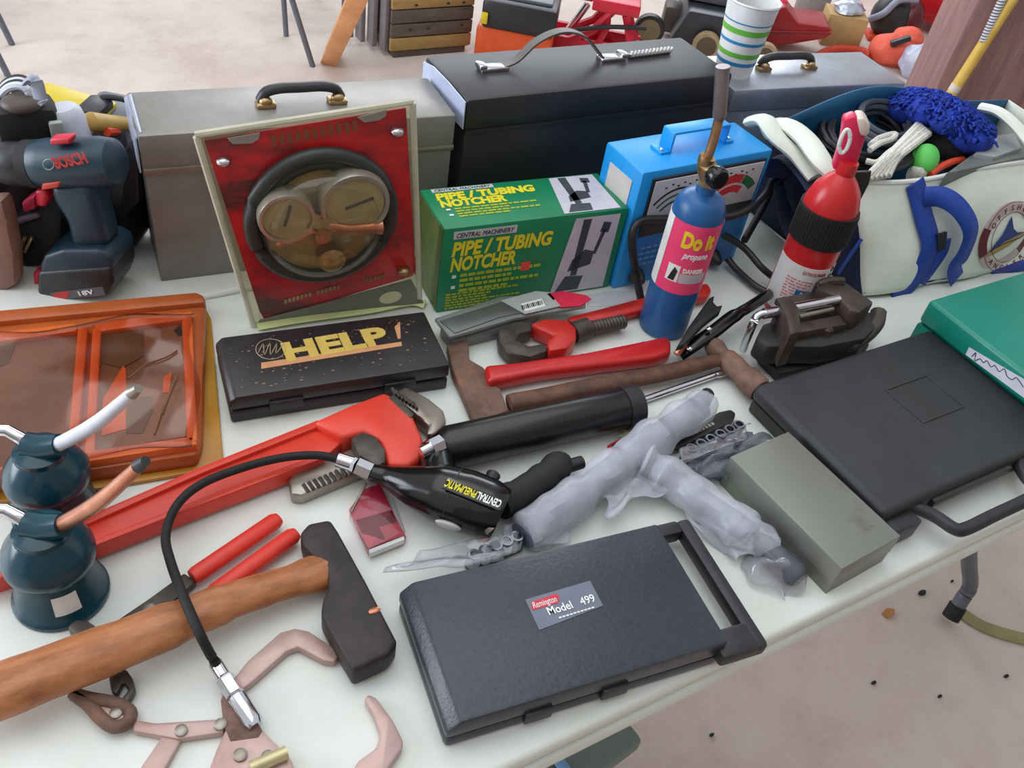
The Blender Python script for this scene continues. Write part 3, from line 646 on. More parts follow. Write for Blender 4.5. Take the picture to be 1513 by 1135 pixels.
strip('strap', ((1478, 412, 0.0), (1500, 402, 0.0), (1535, 388, 0.0)), 0.020, M_bstr)
part(t, 'buckle', MB().prism([OFF(x, y, 0.012) for x, y in ((1378, 344), (1392, 340), (1393, 366), (1380, 370))], -FN*0.004, 0.001), M_blk)
# emblem
ec = OFF(1484, 349, 0.004); ey = FV; ex = FU; ER = 0.058
EM = frame(ec, ex, ey)
M_mar = mat('maroon_print', (110, 40, 58), rough=0.6); M_epk = mat('pale_maroon_print', (206, 184, 186), rough=0.6)
def epl(pts, z=0.0): return [conf(EM @ Vector((x*ER, y*ER, 0)), 0.0035+z) for x, y in pts]
def ann(r0, r1, a0, a1, n=24):
    return [(r1*math.cos(a0+(a1-a0)*k/n), r1*math.sin(a0+(a1-a0)*k/n)) for k in range(n+1)]+[(r0*math.cos(a1+(a0-a1)*k/n), r0*math.sin(a1+(a0-a1)*k/n)) for k in range(n+1)]
em = part(t, 'emblem', MB().prism(epl(ann(0.74, 1.02, R(20), R(160))), -FN*0.001).prism(epl(ann(0.74, 1.02, R(215), R(325))), -FN*0.001), M_epk, label='round emblem with leaping marlin')
part(em, 'emblem_side', MB().prism(epl(ann(0.76, 1.02, R(160), R(215))), -FN*0.001), M_mar)
part(em, 'emblem_side', MB().prism(epl(ann(0.78, 1.02, R(-35), R(20))), -FN*0.001), M_mar)
b = MB()
for r_ in (0.73, 1.03): b.tube([EM @ Vector((ER*r_*math.cos(k*math.pi/20), ER*r_*math.sin(k*math.pi/20), 0.0004)) for k in range(40)], 0.0006, 4, closed=True)
part(em, 'emblem_outline', b, M_mar)
def arctext(s, a0, a1, r, size, up=True):
    n = len(s)
    for k, ch in enumerate(s):
        a = a0+(a1-a0)*(k+0.5)/n
        rot = a-math.pi/2 if up else a+math.pi/2
        M = EM @ Matrix.Rotation(0, 4, 'Z') @ Matrix.Translation((ER*r*math.cos(a), ER*r*math.sin(a), 0.0008)) @ Matrix.Rotation(rot, 4, 'Z')
        text(em, ch, size, M, M_mar, bold=0.0003, align='CENTER', ext=0.0003)
arctext('OFFSHORE', R(160), R(18), 0.80, 0.0125); arctext('ANGLER', R(218), R(322), 0.96, 0.0125, up=False)
part(em, 'marlin_back', MB().prism(epl([(-0.62, -0.42), (-0.30, 0.10), (-0.06, 0.62), (0.06, 0.26), (0.26, 0.12), (0.55, 0.10), (0.30, -0.02), (0.0, -0.10)], 0.001), -FN*0.0004), mat('marlin_blue', (44, 66, 130), rough=0.6))
part(em, 'marlin_belly', MB().prism(epl([(-0.74, -0.60), (-0.50, -0.36), (-0.10, -0.10), (0.30, 0.02), (0.70, 0.14), (0.34, -0.12), (0.10, -0.28), (-0.30, -0.46)], 0.0013), -FN*0.0004), mat('marlin_gold', (190, 154, 90), rough=0.6))
part(em, 'marlin_bill', MB().tube([EM @ Vector((ER*x, ER*y, 0.0014)) for x, y in ((-0.72, -0.30), (-0.2, -0.16), (0.4, -0.06), (1.0, 0.24))], 0.0008, 5), M_blkp)
# handles of the left end
b = MB().tube(smooth([P(*q) for q in ((1238, 268, 0.185), (1215, 240, 0.205), (1190, 205, 0.215), (1160, 185, 0.215), (1128, 195, 0.20))], 5), 0.019, 10, sz=0.55)
part(t, 'end_handle', b, M_canvas)
b = MB().tube(smooth([P(*q) for q in ((1205, 262, 0.175), (1180, 232, 0.19), (1150, 205, 0.205), (1130, 178, 0.215), (1110, 180, 0.20))], 5), 0.018, 10, sz=0.5)
part(t, 'end_handle', b, M_canvas)
b = MB().tube(smooth([P(*q) for q in ((1218, 300, 0.15), (1185, 250, 0.17), (1160, 235, 0.16), (1150, 270, 0.12), (1162, 320, 0.07), (1185, 370, 0.035))], 5), 0.020, 8, sz=0.4)
part(t, 'end_flap', b, M_dnavy)
b = MB().tube(smooth([P(*q) for q in ((1448, 158, 0.225), (1475, 165, 0.23), (1500, 185, 0.225), (1525, 215, 0.21))], 5), 0.014, 8, sz=0.5)
part(t, 'end_handle', b, M_canvas)
# contents: one coil of black cable, one of grey hose, rope, glove, wash mitt, cap, ball, sheet
def coil(name, label, cat, cen, rad, r, turns, mt, tilt=(0, 0), seed=1, grp=None):
    rnd = random.Random(seed); pts = []; n = turns*20
    for k in range(n+1):
        a = 2*math.pi*k/20; q = k/20
        rr_ = rad*(1+0.16*math.sin(q*2.1+seed)); pts.append(Vector(cen)+Vector((rr_*math.cos(a)*1.25, rr_*math.sin(a)*0.85, 0.006*math.sin(q*3.3+seed)+q*r*0.7+tilt[0]*math.cos(a)*rad+tilt[1]*math.sin(a)*rad)))
    th_ = thing(name, label, cat, tuple(cen))
    part(th_, 'coil', MB().tube(pts, r, 8), mt); return th_
M_cab = mat('black_cable', (38, 38, 42), rough=0.45)
cc = P(1262, 205, 0.150)
coil('cable_coil', 'black cable coiled inside the canvas bag, left of the rope', 'cable', (cc.x+0.012, cc.y-0.012, TH+0.150), 0.066, 0.0050, 7, M_cab, (0.1, 0.25), 1)
cc = P(1300, 205, 0.160)
coil('hose_coil', 'slate grey hose coiled in the canvas bag behind the white rope', 'hose', (cc.x+0.01, cc.y+0.01, TH+0.172), 0.050, 0.0058, 4, mat('slate_hose', (84, 90, 104), rough=0.5), (0.0, 0.25), 3)
M_rope = mat('white_rope', (226, 224, 216), (196, 192, 182), rough=0.8, scale=160, bump=0.6)
rp_ = thing('rope_hank', 'white braided rope hank lying across the cables in the bag', 'rope', tuple(P(1320, 230, 0.175)))
b = MB()
for k in range(6):
    o = k*8
    b.tube(smooth([P(1276+o*0.9, 266-o*0.15, 0.180), P(1300+o*0.6, 242-o*0.15, 0.194), P(1326+o*0.35, 216+o*0.15, 0.200+0.003*(k % 2)), P(1356+o*0.4, 184+o*0.35, 0.198)], 5), 0.0058, 8)
part(rp_, 'strand', b, M_rope)
b = MB().tube(smooth([P(1285, 222, 0.185), P(1300, 212, 0.19), P(1318, 206, 0.19), P(1322, 198, 0.19), P(1300, 204, 0.19), P(1286, 214, 0.188)], 5), 0.005, 8)
b.tube(smooth([P(1280, 238, 0.183), P(1296, 240, 0.186), P(1310, 228, 0.19), P(1318, 222, 0.19)], 5), 0.005, 8)
part(rp_, 'loose_loop', b, M_rope)
bt = thing('cable_bundle', 'bundle of black cable strands along the front rim in the bag', 'cable', tuple(P(1330, 250, 0.17)))
b = MB()
for k in range(5): b.tube(smooth([P(1286+5*k, 262, 0.170), P(1315+3*k, 254-2*k, 0.178), P(1345, 240-5*k, 0.182), P(1372-2*k, 208-2*k, 0.180), P(1390, 180-3*k, 0.17)], 5), 0.0034, 7)
part(bt, 'strand', b, M_cab)
c = P(1366, 236, 0.180)
t2 = thing('float_ball', 'bright green foam float with white end in the bag', 'float', tuple(c-Vector((0, 0, 0.03))))
Mx = frame((0, 0, 0), P(1356, 262, 0.17)-P(1375, 208, 0.19), (0, 0, 1)).to_3x3().to_4x4()
part(t2, 'body', MB().ball(c, (0.066, 0.044, 0.044), Mx, 20), mat('neon_green', (96, 208, 92), rough=0.5))
part(t2, 'end_wrap', MB().ball(c+(P(1352, 262, 0.16)-c)*0.85, (0.026, 0.038, 0.030), Mx, 14, 0.15), M_rope)
c = P(1404, 215, 0.175)
t2 = thing('cap', 'black cloth cap stuffed in the bag under the blue mitt', 'cap', tuple(c-Vector((0, 0, 0.03))))
part(t2, 'crown', MB().ball(c, (0.10, 0.075, 0.065), None, 20, 0.05), mat('black_cloth', (26, 25, 28), rough=0.9, scale=60))
part(t2, 'brim', MB().prism(PX(((1385, 235), (1420, 225), (1440, 232), (1436, 244), (1400, 252)), 0.165), (0, 0, -0.004), 0.001), mat('black_cloth', (26, 25, 28), rough=0.9))
t2 = thing('wash_mitt', 'shaggy royal blue chenille wash mitt draped over the bag', 'mitt', tuple(P(1390, 170, 0.19)))
M_mitt = mat('royal_blue_pile', (24, 66, 186), (14, 40, 130), rough=0.8, scale=60)
mc = [P(*q) for q in ((1346, 150, 0.205), (1378, 152, 0.228), (1412, 168, 0.230), (1438, 192, 0.212))]
rnd = random.Random(11); b = MB()
for i, q in enumerate(mc): b.ball(q-Vector((0, 0, 0.012)), (0.085, 0.075, 0.052), None, 14, 0.08, i)
part(t2, 'body', b, M_mitt)
b = MB()
for k in range(900):
    i = rnd.random()*2.999; j = int(i); q = mc[j].lerp(mc[j+1], i-j)
    a = rnd.random()*6.283; e_ = rnd.random()**0.5; n_ = Vector((0.042*e_*math.cos(a), 0.038*e_*math.sin(a), 0.026*math.sqrt(max(0.02, 1-e_*e_))))
    st = q-Vector((0, 0, 0.012))+n_; b.tube([st, st+n_.normalized()*0.006, st+n_.normalized()*0.009+Vector((rnd.random()-0.5, rnd.random()-0.5, -0.5))*0.010], [0.0028, 0.0028, 0.0015], 4)
o = part(t2, 'pile', b, M_mitt); o['kind'] = 'stuff'
t2 = thing('orange_cord', 'orange cord end peeking out beside the green float', 'cord', tuple(P(1395, 248, 0.165)))
part(t2, 'cord', MB().tube(smooth([P(1374, 258, 0.17), P(1388, 248, 0.176), P(1405, 240, 0.178), P(1422, 236, 0.172)], 5), 0.006, 8), mat('orange_plastic', (228, 74, 40), rough=0.5))
t2 = thing('grey_sheet', 'folded grey plastic sheet standing in the right of the bag', 'sheet', tuple(P(1450, 230, 0.16)))
b = MB().prism(PX(((1398, 256), (1440, 225), (1480, 206), (1512, 200), (1540, 215), (1540, 226)), 0.185), (0, 0.004, -0.06), 0.002)
part(t2, 'outer_fold', b, mat('grey_sheet_plastic', (120, 124, 124), (100, 106, 104), rough=0.4))
part(t2, 'inner_fold', MB().prism(PX(((1440, 226), (1470, 200), (1500, 196), (1510, 218), (1470, 232)), 0.192), (0, 0.004, -0.05), 0.002), mat('pale_sheet_plastic', (160, 162, 166), rough=0.4))

# ------------------------------------------------------------------ large red pipe wrench
def prism_mid(pts, h, th): return PX(pts, h)
c = P(330, 720, 0)
t = thing('pipe_wrench', 'large orange-red pipe wrench with grey jaws lying across the table', 'wrench', (c.x, c.y, TH))
hp = ((-40, 828), (130, 762), (300, 688), (470, 620), (520, 640), (480, 676), (400, 706), (300, 744), (140, 806), (-40, 868))
part(t, 'handle', MB().prism(PX(hp, 0.022), (0, 0, -0.014), 0.003), M_orred)
part(t, 'handle_rib', MB().prism(PX(((-40, 828), (130, 762), (300, 688), (470, 620), (476, 628), (300, 698), (134, 772), (-40, 838)), 0.027), (0, 0, -0.022), 0.0015).prism(PX(((-40, 858), (140, 797), (300, 735), (400, 697), (478, 668), (480, 676), (400, 706), (300, 744), (140, 806), (-40, 868)), 0.027), (0, 0, -0.022), 0.0015), M_orred)['kind'] = 'stuff'
part(t, 'head', MB().prism(PX(((462, 622), (520, 596), (568, 578), (588, 588), (610, 612), (626, 648), (624, 676), (604, 688), (574, 686), (562, 650), (540, 636), (508, 646)), 0.034), (0, 0, -0.032), 0.006, 3), M_orred)
part(t, 'hook_jaw', MB().prism(PX(((578, 582), (600, 570), (634, 588), (656, 606), (660, 622), (646, 640), (630, 642), (634, 626), (616, 612)), 0.030), (0, 0, -0.022), 0.004), M_steel)
b = MB()
for k in range(7):
    q = P(582+5.2*k, 579-1.0*k+4.4*k, 0.0325); b.box(q, (0.003, 0.012, 0.004))
part(t, 'jaw_teeth', b, M_dsteel)['kind'] = 'stuff'
part(t, 'jaw_frame', MB().prism(PX(((574, 588), (582, 582), (612, 612), (606, 618)), 0.0345), (0, 0, -0.01), 0.001), M_dsteel)
part(t, 'adjusting_nut', MB().prism(PX(((518, 646), (536, 636), (556, 644), (570, 664), (570, 682), (558, 688), (530, 672)), 0.036), (0, 0, -0.030), 0.004), M_dsteel)
part(t, 'heel_jaw', MB().prism(PX(((426, 708), (436, 698), (520, 662), (560, 668), (566, 682), (446, 731), (430, 729)), 0.018), (0, 0, -0.017), 0.003), M_steel)
b = MB()
for k in range(14):
    q0_ = P(448+8*k, 716-3.4*k, 0.0185); q1_ = P(456+8*k, 727-3.4*k, 0.0185); b.tube([q0_, q1_], 0.0022, 5)
part(t, 'jaw_teeth', b, M_dsteel)['kind'] = 'stuff'

# small red pipe wrench by the carton
c = P(850, 480, 0)
t = thing('pipe_wrench', 'smaller red pipe wrench with rusty jaw, behind the red-handled hatchet', 'wrench', (c.x, c.y, TH))
part(t, 'hook_jaw', MB().prism(PX(((736, 486), (760, 474), (788, 474), (786, 488), (768, 492), (764, 502), (782, 510), (806, 506), (810, 518), (784, 527), (752, 521), (738, 506)), 0.026), (0, 0, -0.022), 0.004), M_dsteel)
part(t, 'housing', MB().prism(PX(((784, 478), (806, 470), (838, 472), (852, 484), (852, 500), (838, 514), (812, 518), (808, 504), (820, 494)), 0.030), (0, 0, -0.026), 0.004), M_red)
part(t, 'adjusting_nut', MB().tube([P(846, 492, 0.018), P(868, 485, 0.018)], 0.0155, 16), M_dsteel)
b = MB(); a_, e_ = P(866, 487, 0.017), P(922, 475, 0.017); pts = [a_+(e_-a_)*k/24 for k in range(25)]
part(t, 'threaded_shank', b.tube(pts, [0.011 if k % 2 else 0.0095 for k in range(25)], 10), M_dsteel)
part(t, 'handle', MB().prism(PX(((838, 468), (900, 452), (960, 436), (1020, 420), (1046, 418), (1052, 428), (1046, 438), (1000, 446), (940, 460), (870, 478), (846, 480)), 0.018), (0, 0, -0.014), 0.004), M_red)

# ------------------------------------------------------------------ grease gun
c = P(760, 690, 0)
t = thing('grease_gun', 'black pneumatic grease gun with long hose and chrome coupler', 'grease gun', (c.x, c.y, TH))
M_gl = mat('gloss_black', (16, 16, 18), rough=0.18)
A, Bq = P(652, 664, 0.029), P(934, 600, 0.029); d = (Bq-A)
part(t, 'barrel', MB().tube([A, A+d*0.03, A+d*0.34, A+d*0.345, A+d*0.97, A+d*1.0], [0.022, 0.026, 0.026, 0.0265, 0.0265, 0.024], 28), mat('satin_black', (20, 20, 22), rough=0.28))
part(t, 'end_cap', MB().tube([A+d*0.94, A+d*1.025], [0.0275, 0.0268], 28), M_blk)
part(t, 'barrel_collar', MB().tube([A-d*0.035, A+d*0.02], [0.018, 0.0235], 20), M_gl)
# head body, swelling from neck to block
hpts = [P(*q) for q in ((545, 697, 0.030), (575, 705, 0.031), (612, 718, 0.034), (650, 728, 0.036), (690, 741, 0.037), (722, 752, 0.037), (740, 760, 0.035))]
hr = [0.009, 0.013, 0.024, 0.033, 0.036, 0.034, 0.030]
sp = smooth(hpts, 4); n = len(sp)
rs = [hr[min(int(i/4), 6)]+(hr[min(int(i/4)+1, 6)]-hr[min(int(i/4), 6)])*((i % 4)/4) for i in range(n)]
hb = part(t, 'head', MB().tube(sp, rs, 24, sz=0.92), M_gl)
part(hb, 'seam', MB().tube([sp[14], sp[14]+(sp[15]-sp[14])*0.12], rs[14]*1.012, 24, sz=0.93), M_blk)
part(t, 'neck', MB().tube([A-d*0.03, hpts[3].lerp(A, 0.3)], 0.020, 16), M_gl)
ux = (P(659, 711, 0.066)-P(742, 744, 0.066)).normalized(); uy = Vector((-ux.y, ux.x, 0))
# lettering read from the far side of the table
hz = 0.0715; a_ = P(744, 741, hz); e_ = P(660, 711, hz); L = (e_-a_).length
TM = frame(a_, ux, uy)
part(t, 'label_plate', MB().box((L*0.5, 0.005, -0.0012), (L*1.03, 0.016, 0.002), TM, bev=0.0005), M_gl)
text(t, 'CENTRAL', 0.0145, TM @ Matrix.Translation((0.001, 0.0005, 0.0002)), M_wht, width=L*0.42, bold=0.0003)
text(t, 'PNEUMATIC', 0.0145, TM @ Matrix.Translation((L*0.45, 0.0005, 0.0002)), M_yel, width=L*0.55, bold=0.0003)
part(t, 'rating_badge', MB().ball(P(662, 776, 0.036), (0.030, 0.010, 0.008), frame((0, 0, 0), P(684, 782, 0.03)-P(648, 770, 0.03), (0, 0, 1)).to_3x3().to_4x4(), 16), mat('badge_silver', (176, 172, 172), rough=0.4, metal=0.3), label='silver oval badge')
part(t, 'air_port', MB().tube([P(722, 778, 0.040), P(727, 783, 0.038)], 0.0075, 14), M_steel)
part(t, 'port_screw', MB().tube([P(716, 793, 0.018), P(720, 799, 0.017)], 0.005, 10), mat('orange_plastic', (228, 74, 40), rough=0.5), label='orange plug')
part(t, 'grip', MB().tube(smooth([P(*q) for q in ((738, 744, 0.024), (764, 732, 0.023), (786, 718, 0.022), (806, 704, 0.022), (826, 690, 0.022), (840, 690, 0.02))], 4), [0.020]*4+[0.018]*5+[0.0175, 0.0185, 0.019, 0.0185, 0.017, 0.0185, 0.020, 0.020]+[0.0185, 0.017, 0.015, 0.012], 16, sz=0.9), M_dkrub)
part(t, 'air_fitting', MB().tube([P(836, 690, 0.02), P(860, 683, 0.02)], [0.0085, 0.008], 12), M_blk)
part(t, 'trigger', MB().tube(smooth([P(716, 722, 0.036), P(728, 718, 0.034), P(742, 726, 0.028), P(752, 736, 0.024)], 4), 0.0045, 10), M_chrome)
part(t, 'knob', MB().tube([P(722, 716, 0.034), P(729, 702, 0.034)], [0.007, 0.0085], 14), M_blk)
b = MB().tube([P(652, 654, 0.050), P(636, 662, 0.050)], 0.010, 6); b.tube([P(637, 661, 0.050), P(622, 669, 0.048)], 0.0075, 10)
part(t, 'filler_valve', b, M_chrome)
hose = smooth([P(*q) for q in ((505, 680, 0.038), (470, 673, 0.042), (420, 676, 0.042), (362, 690, 0.042), (300, 714, 0.044), (262, 746, 0.042), (245, 790, 0.034), (252, 830, 0.048), (272, 884, 0.060), (294, 934, 0.055), (308, 962, 0.038), (322, 985, 0.018))], 6)
part(t, 'hose', MB().tube(hose, 0.0047, 10), M_dkrub)
fi = MB().tube([P(498, 679, 0.037), P(520, 686, 0.034)], 0.0085, 16); fi.tube([P(521, 687, 0.034), P(526, 689, 0.034)], 0.0095, 6)
part(t, 'hose_ferrule', fi, M_chrome)
part(t, 'hose_nut', MB().tube([P(527, 689, 0.034), P(548, 698, 0.031)], 0.0105, 6), M_chrome)
a_, e_ = P(318, 980, 0.018), P(378, 1074, 0.013); q = e_-a_; b = MB()
b.tube([a_, a_+q*0.22], 0.0065, 14); b.tube([a_+q*0.22, a_+q*0.25, a_+q*0.5, a_+q*0.52], [0.007, 0.0085, 0.0085, 0.007], 6)
b.tube([a_+q*0.52, a_+q*0.55, a_+q*0.93, a_+q], [0.0065, 0.0088, 0.0088, 0.0065], 16)
part(t, 'coupler', b, M_chrome)

# ------------------------------------------------------------------ hatchets, hammer, axe
c = P(760, 550, 0)
t = thing('hatchet', 'hatchet with red painted handle and rusty flat head, behind the black barrel', 'hatchet', (c.x, c.y, TH))
part(t, 'head', MB().prism(PX(((660, 508), (692, 500), (694, 530), (716, 543), (724, 560), (740, 574), (752, 606), (704, 624), (694, 606), (668, 545)), 0.017), (0, 0, -0.015), 0.003), M_rust)
part(t, 'handle', MB().prism(PX(((716, 538), (760, 534), (860, 520), (950, 502), (984, 495), (993, 503), (992, 520), (970, 527), (880, 538), (800, 548), (722, 563)), 0.028), (0, 0, -0.022), 0.007, 3), mat('gloss_red', (200, 38, 38), (182, 32, 34), rough=0.25))
c = P(920, 565, 0)
t = thing('hammer', 'old ball-peen hammer with dark wooden handle and rusty head', 'hammer', (c.x, c.y, TH))
part(t, 'handle', MB().tube(smooth([P(*q) for q in ((752, 596, 0.016), (800, 588, 0.016), (880, 571, 0.016), (960, 556, 0.018), (1020, 542, 0.020), (1076, 528, 0.021))], 4), [0.0125, 0.014, 0.014, 0.014]+[0.014]*5+[0.0125]*7+[0.0125, 0.0115, 0.0105, 0.010, 0.010], 14, sz=0.8), M_dwood)
hd_ = MB(); a_, e_ = P(1048, 506, 0.022), P(1122, 576, 0.022); q = e_-a_
lathe_between(hd_, a_, e_, [(0.004, -0.03), (0.012, 0.04), (0.0145, 0.12), (0.012, 0.22), (0.0105, 0.28), (0.015, 0.36), (0.016, 0.5), (0.0150, 0.62), (0.0145, 0.68), (0.0185, 0.76), (0.0185, 0.98), (0.016, 1.02)], 18)
part(t, 'head', hd_, M_rust)
c = P(1010, 570, 0)
t = thing('breaker_bar', 'slim chrome steel bar with bent end beside the hammer handle', 'bar', (c.x, c.y, TH))
part(t, 'shaft', MB().tube([P(900, 607, 0.006), P(960, 588, 0.006), P(1066, 551, 0.008)], 0.0048, 12), M_chrome)
part(t, 'bent_end', MB().tube(smooth([P(1058, 554, 0.008), P(1072, 550, 0.010), P(1080, 538, 0.022), P(1082, 529, 0.034)], 4), [0.0055]*5+[0.0065]*4+[0.005]*4, 12), M_chrome)

c = P(300, 900, 0)
t = thing('axe', 'wood-handled axe with black pitted head lying in the foreground', 'axe', (c.x, c.y, TH))
hp_ = [P(*q) for q in ((-60, 1044, 0.036), (60, 998, 0.036), (180, 952, 0.035), (270, 916, 0.033), (340, 888, 0.031), (400, 868, 0.027), (440, 856, 0.023), (486, 842, 0.02))]
part(t, 'handle', MB().tube(smooth(hp_, 4), [0.026]*4+[0.025]*4+[0.0235]*4+[0.021]*4+[0.0185]*4+[0.0175]*4+[0.0185, 0.020, 0.021, 0.020, 0.019], 16, sx=1.0, sz=0.72), M_wood)
part(t, 'head', MB().prism(PX(((443, 786), (456, 772), (488, 766), (500, 784), (540, 856), (588, 948), (574, 968), (522, 992), (508, 968), (486, 930), (474, 906), (478, 880), (486, 866), (484, 846), (466, 824), (448, 806)), 0.034), (0, 0, -0.030), 0.005, 3), M_axe)
part(t, 'rust_chip', MB().ball(P(554, 902, 0.0342), (0.012, 0.007, 0.002), None, 10, 0.3), M_copper, label='bare orange chip')

# ------------------------------------------------------------------ snips with red handles
c = P(300, 850, 0)
t = thing('snips', 'long snips with two red plastic handle grips under the axe handle', 'snips', (c.x, c.y, TH))
M_rg = mat('red_grip', (224, 58, 44), (212, 50, 38), rough=0.4)
part(t, 'grip', MB().tube([P(412, 766, 0.013), P(406, 770, 0.013), P(290, 849, 0.013), P(284, 853, 0.013)], [0.007, 0.0095, 0.0095, 0.008], 14, sz=0.8), M_rg)
part(t, 'grip', MB().tube([P(438, 788, 0.013), P(432, 792, 0.013), P(318, 875, 0.013), P(312, 879, 0.013)], [0.007, 0.0095, 0.0095, 0.008], 14, sz=0.8), M_rg)
part(t, 'arm', MB().prism(PX(((272, 846), (290, 858), (236, 906), (160, 946), (146, 934), (220, 884)), 0.012), (0, 0, -0.010), 0.002), M_dsteel)
part(t, 'arm', MB().prism(PX(((300, 874), (318, 882), (270, 910), (230, 928), (216, 918), (258, 896)), 0.012), (0, 0, -0.010), 0.002), M_dsteel)
part(t, 'jaw', MB().prism(PX(((98, 926), (112, 914), (130, 916), (150, 930), (168, 938), (150, 952), (120, 948)), 0.016), (0, 0, -0.014), 0.003), M_dsteel)
part(t, 'pivot', MB().lathe([(0.009, 0), (0.009, 0.004), (0.006, 0.006)], Matrix.Translation(P(222, 906, 0.012)), 14), M_steel)

# ------------------------------------------------------------------ gear pullers
c = P(385, 1085, 0)
t = thing('gear_puller', 'large pinkish steel three-arm gear puller under the chrome hose coupler', 'puller', (c.x, c.y, TH))
part(t, 'hub', MB().prism(PX(((326, 1012), (346, 1004), (370, 1060), (396, 1086), (430, 1120), (440, 1150), (300, 1160), (318, 1110), (336, 1070), (328, 1040)), 0.012), (0, 0, -0.011), 0.003), M_pink)
part(t, 'arm', MB().prism(PX(((342, 1006), (366, 976), (414, 934), (436, 928), (456, 932), (496, 958), (500, 970), (494, 978), (478, 976), (440, 956), (424, 962), (372, 1008), (358, 1018)), 0.011), (0, 0, -0.010), 0.002), M_pink)
part(t, 'arm', MB().prism(PX(((510, 1160), (528, 1124), (556, 1104), (562, 1084), (552, 1056), (538, 1032), (544, 1024), (556, 1030), (580, 1062), (596, 1094), (594, 1106), (570, 1140), (560, 1160)), 0.012), (0, 0, -0.011), 0.003), M_pink)
part(t, 'rusty_collar', MB().prism(PX(((326, 1034), (336, 1014), (350, 1012), (388, 1080), (382, 1090), (340, 1096), (330, 1070)), 0.0125), (0, 0, -0.004), 0.001), M_rust)
for q in ((355, 1117), (396, 1120)): part(t, 'pin', MB().lathe([(0.006, 0), (0.006, 0.003), (0.004, 0.004)], Matrix.Translation(P(*q, 0.012)), 12), M_steel)
part(t, 'forcing_bar', MB().tube([P(370, 1136, 0.018), P(424, 1112, 0.018)], 0.006, 10), mat('pale_brass', (206, 196, 150), rough=0.35, metal=0.5))
c = P(250, 1070, 0)
t = thing('gear_puller', 'small pinkish steel gear puller with linked bars at bottom left', 'puller', (c.x, c.y, TH))
part(t, 'bar', MB().prism(PX(((196, 1062), (230, 1068), (318, 1062), (332, 1068), (330, 1082), (262, 1092), (196, 1080)), 0.010), (0, 0, -0.009), 0.002), M_pink)
part(t, 'bar', MB().prism(PX(((240, 1086), (268, 1092), (236, 1150), (196, 1150)), 0.008), (0, 0, -0.007), 0.002), M_pink)
part(t, 'link', MB().tube(smooth([P(*q, 0.010) for q in ((110, 1026), (130, 1032), (172, 1040), (192, 1052), (188, 1068), (168, 1074), (148, 1060), (130, 1040))], 4, True), 0.006, 10, closed=True), M_rust)
part(t, 'clevis', MB().prism(PX(((142, 1040), (180, 1046), (188, 1062), (174, 1072), (156, 1066)), 0.011), (0, 0, -0.006), 0.002), M_pink)
part(t, 'hook', MB().prism(PX(((160, 1000), (186, 988), (196, 1002), (200, 1018), (186, 1040), (176, 1036), (190, 1018), (182, 1006), (172, 1026), (164, 1020)), 0.012), (0, 0, -0.010), 0.002), M_dsteel)
for q in ((268, 1081), (326, 1072), (172, 1055)): part(t, 'pin', MB().lathe([(0.0055, 0), (0.0055, 0.003), (0.0035, 0.004)], Matrix.Translation(P(*q, 0.010)), 12), M_steel)

# ------------------------------------------------------------------ red card pack
c = P(556, 770, 0)
t = thing('blister_pack', 'small red carded pack with clear cover beside the grease gun', 'package', (c.x, c.y, TH))
M_rcard = mat('crimson_card', (206, 44, 74), (190, 38, 64), rough=0.4)
part(t, 'backing_card', MB().prism(PX(((538, 722), (562, 714), (578, 750), (600, 792), (598, 800), (545, 818), (532, 790), (516, 752)), 0.006), (0, 0, -0.005), 0.001), M_rcard)
part(t, 'red_block', MB().prism(PX(((524, 768), (580, 752), (597, 790), (544, 810)), 0.012), (0, 0, -0.006), 0.001), M_rcard)
part(t, 'white_edge', MB().prism(PX(((545, 812), (597, 792), (598, 797), (546, 818)), 0.0125), (0, 0, -0.008), 0.0005), M_wht)
part(t, 'clear_cover', MB().prism(PX(((540, 712), (572, 702), (584, 742), (600, 786), (544, 812), (516, 764), (518, 750)), 0.020), (0, 0, -0.008), 0.002), thin('thin_clear_cover', (244, 244, 246), 0.08))
part(t, 'metal_edge', MB().tube([P(541, 714, 0.018), P(519, 757, 0.018)], 0.0016, 6), M_steel)

# ------------------------------------------------------------------ clear package with saw blade and tag
c = P(760, 462, 0)
t = thing('tool_package', 'clear plastic package with red and grey card tag, in front of the carton', 'package', (c.x, c.y, TH))
M_gfilm = mat('grey_film', (150, 152, 150), (124, 128, 124), rough=0.2, alpha=0.72, scale=16)
part(t, 'sleeve', MB().prism(PX(((642, 470), (690, 454), (738, 438), (830, 432), (866, 436), (866, 452), (760, 470), (700, 488), (664, 498)), 0.032), (0, 0, -0.006), 0.002), M_gfilm)
part(t, 'blade', MB().prism(PX(((650, 474), (740, 446), (800, 448), (800, 456), (740, 468), (672, 492)), 0.0335), (0, 0, -0.0035), 0.0005), mat('blade_grey', (110, 112, 110), (92, 94, 94), rough=0.35, metal=0.4, scale=20))
part(t, 'tag', MB().prism(PX(((740, 444), (792, 430), (812, 432), (828, 452), (776, 464)), 0.035), (0, 0, -0.001)), mat('tag_grey', (172, 174, 172), rough=0.5), label='grey tag with barcode')
part(t, 'tag', MB().prism(PX(((808, 434), (830, 430), (866, 436), (874, 442), (858, 452), (828, 454)), 0.035), (0, 0, -0.001)), mat('tag_red', (216, 36, 70), rough=0.4), label='red tag end')
bc_ = part(t, 'barcode_patch', MB().prism(PX(((770, 449), (800, 441), (806, 452), (776, 460)), 0.0355), (0, 0, -0.0005)), M_wht)
a_ = P(773, 457, 0.0358); ux = (P(804, 449, 0.0358)-a_); b = MB()
for k in range(12): b.tube([a_+ux*(k/12), a_+ux*(k/12)+(P(771, 450, 0.0358)-a_)*0.8], 0.0006 if k % 3 else 0.0011, 4)
part(bc_, 'barcode', b, M_blkp)['kind'] = 'stuff'
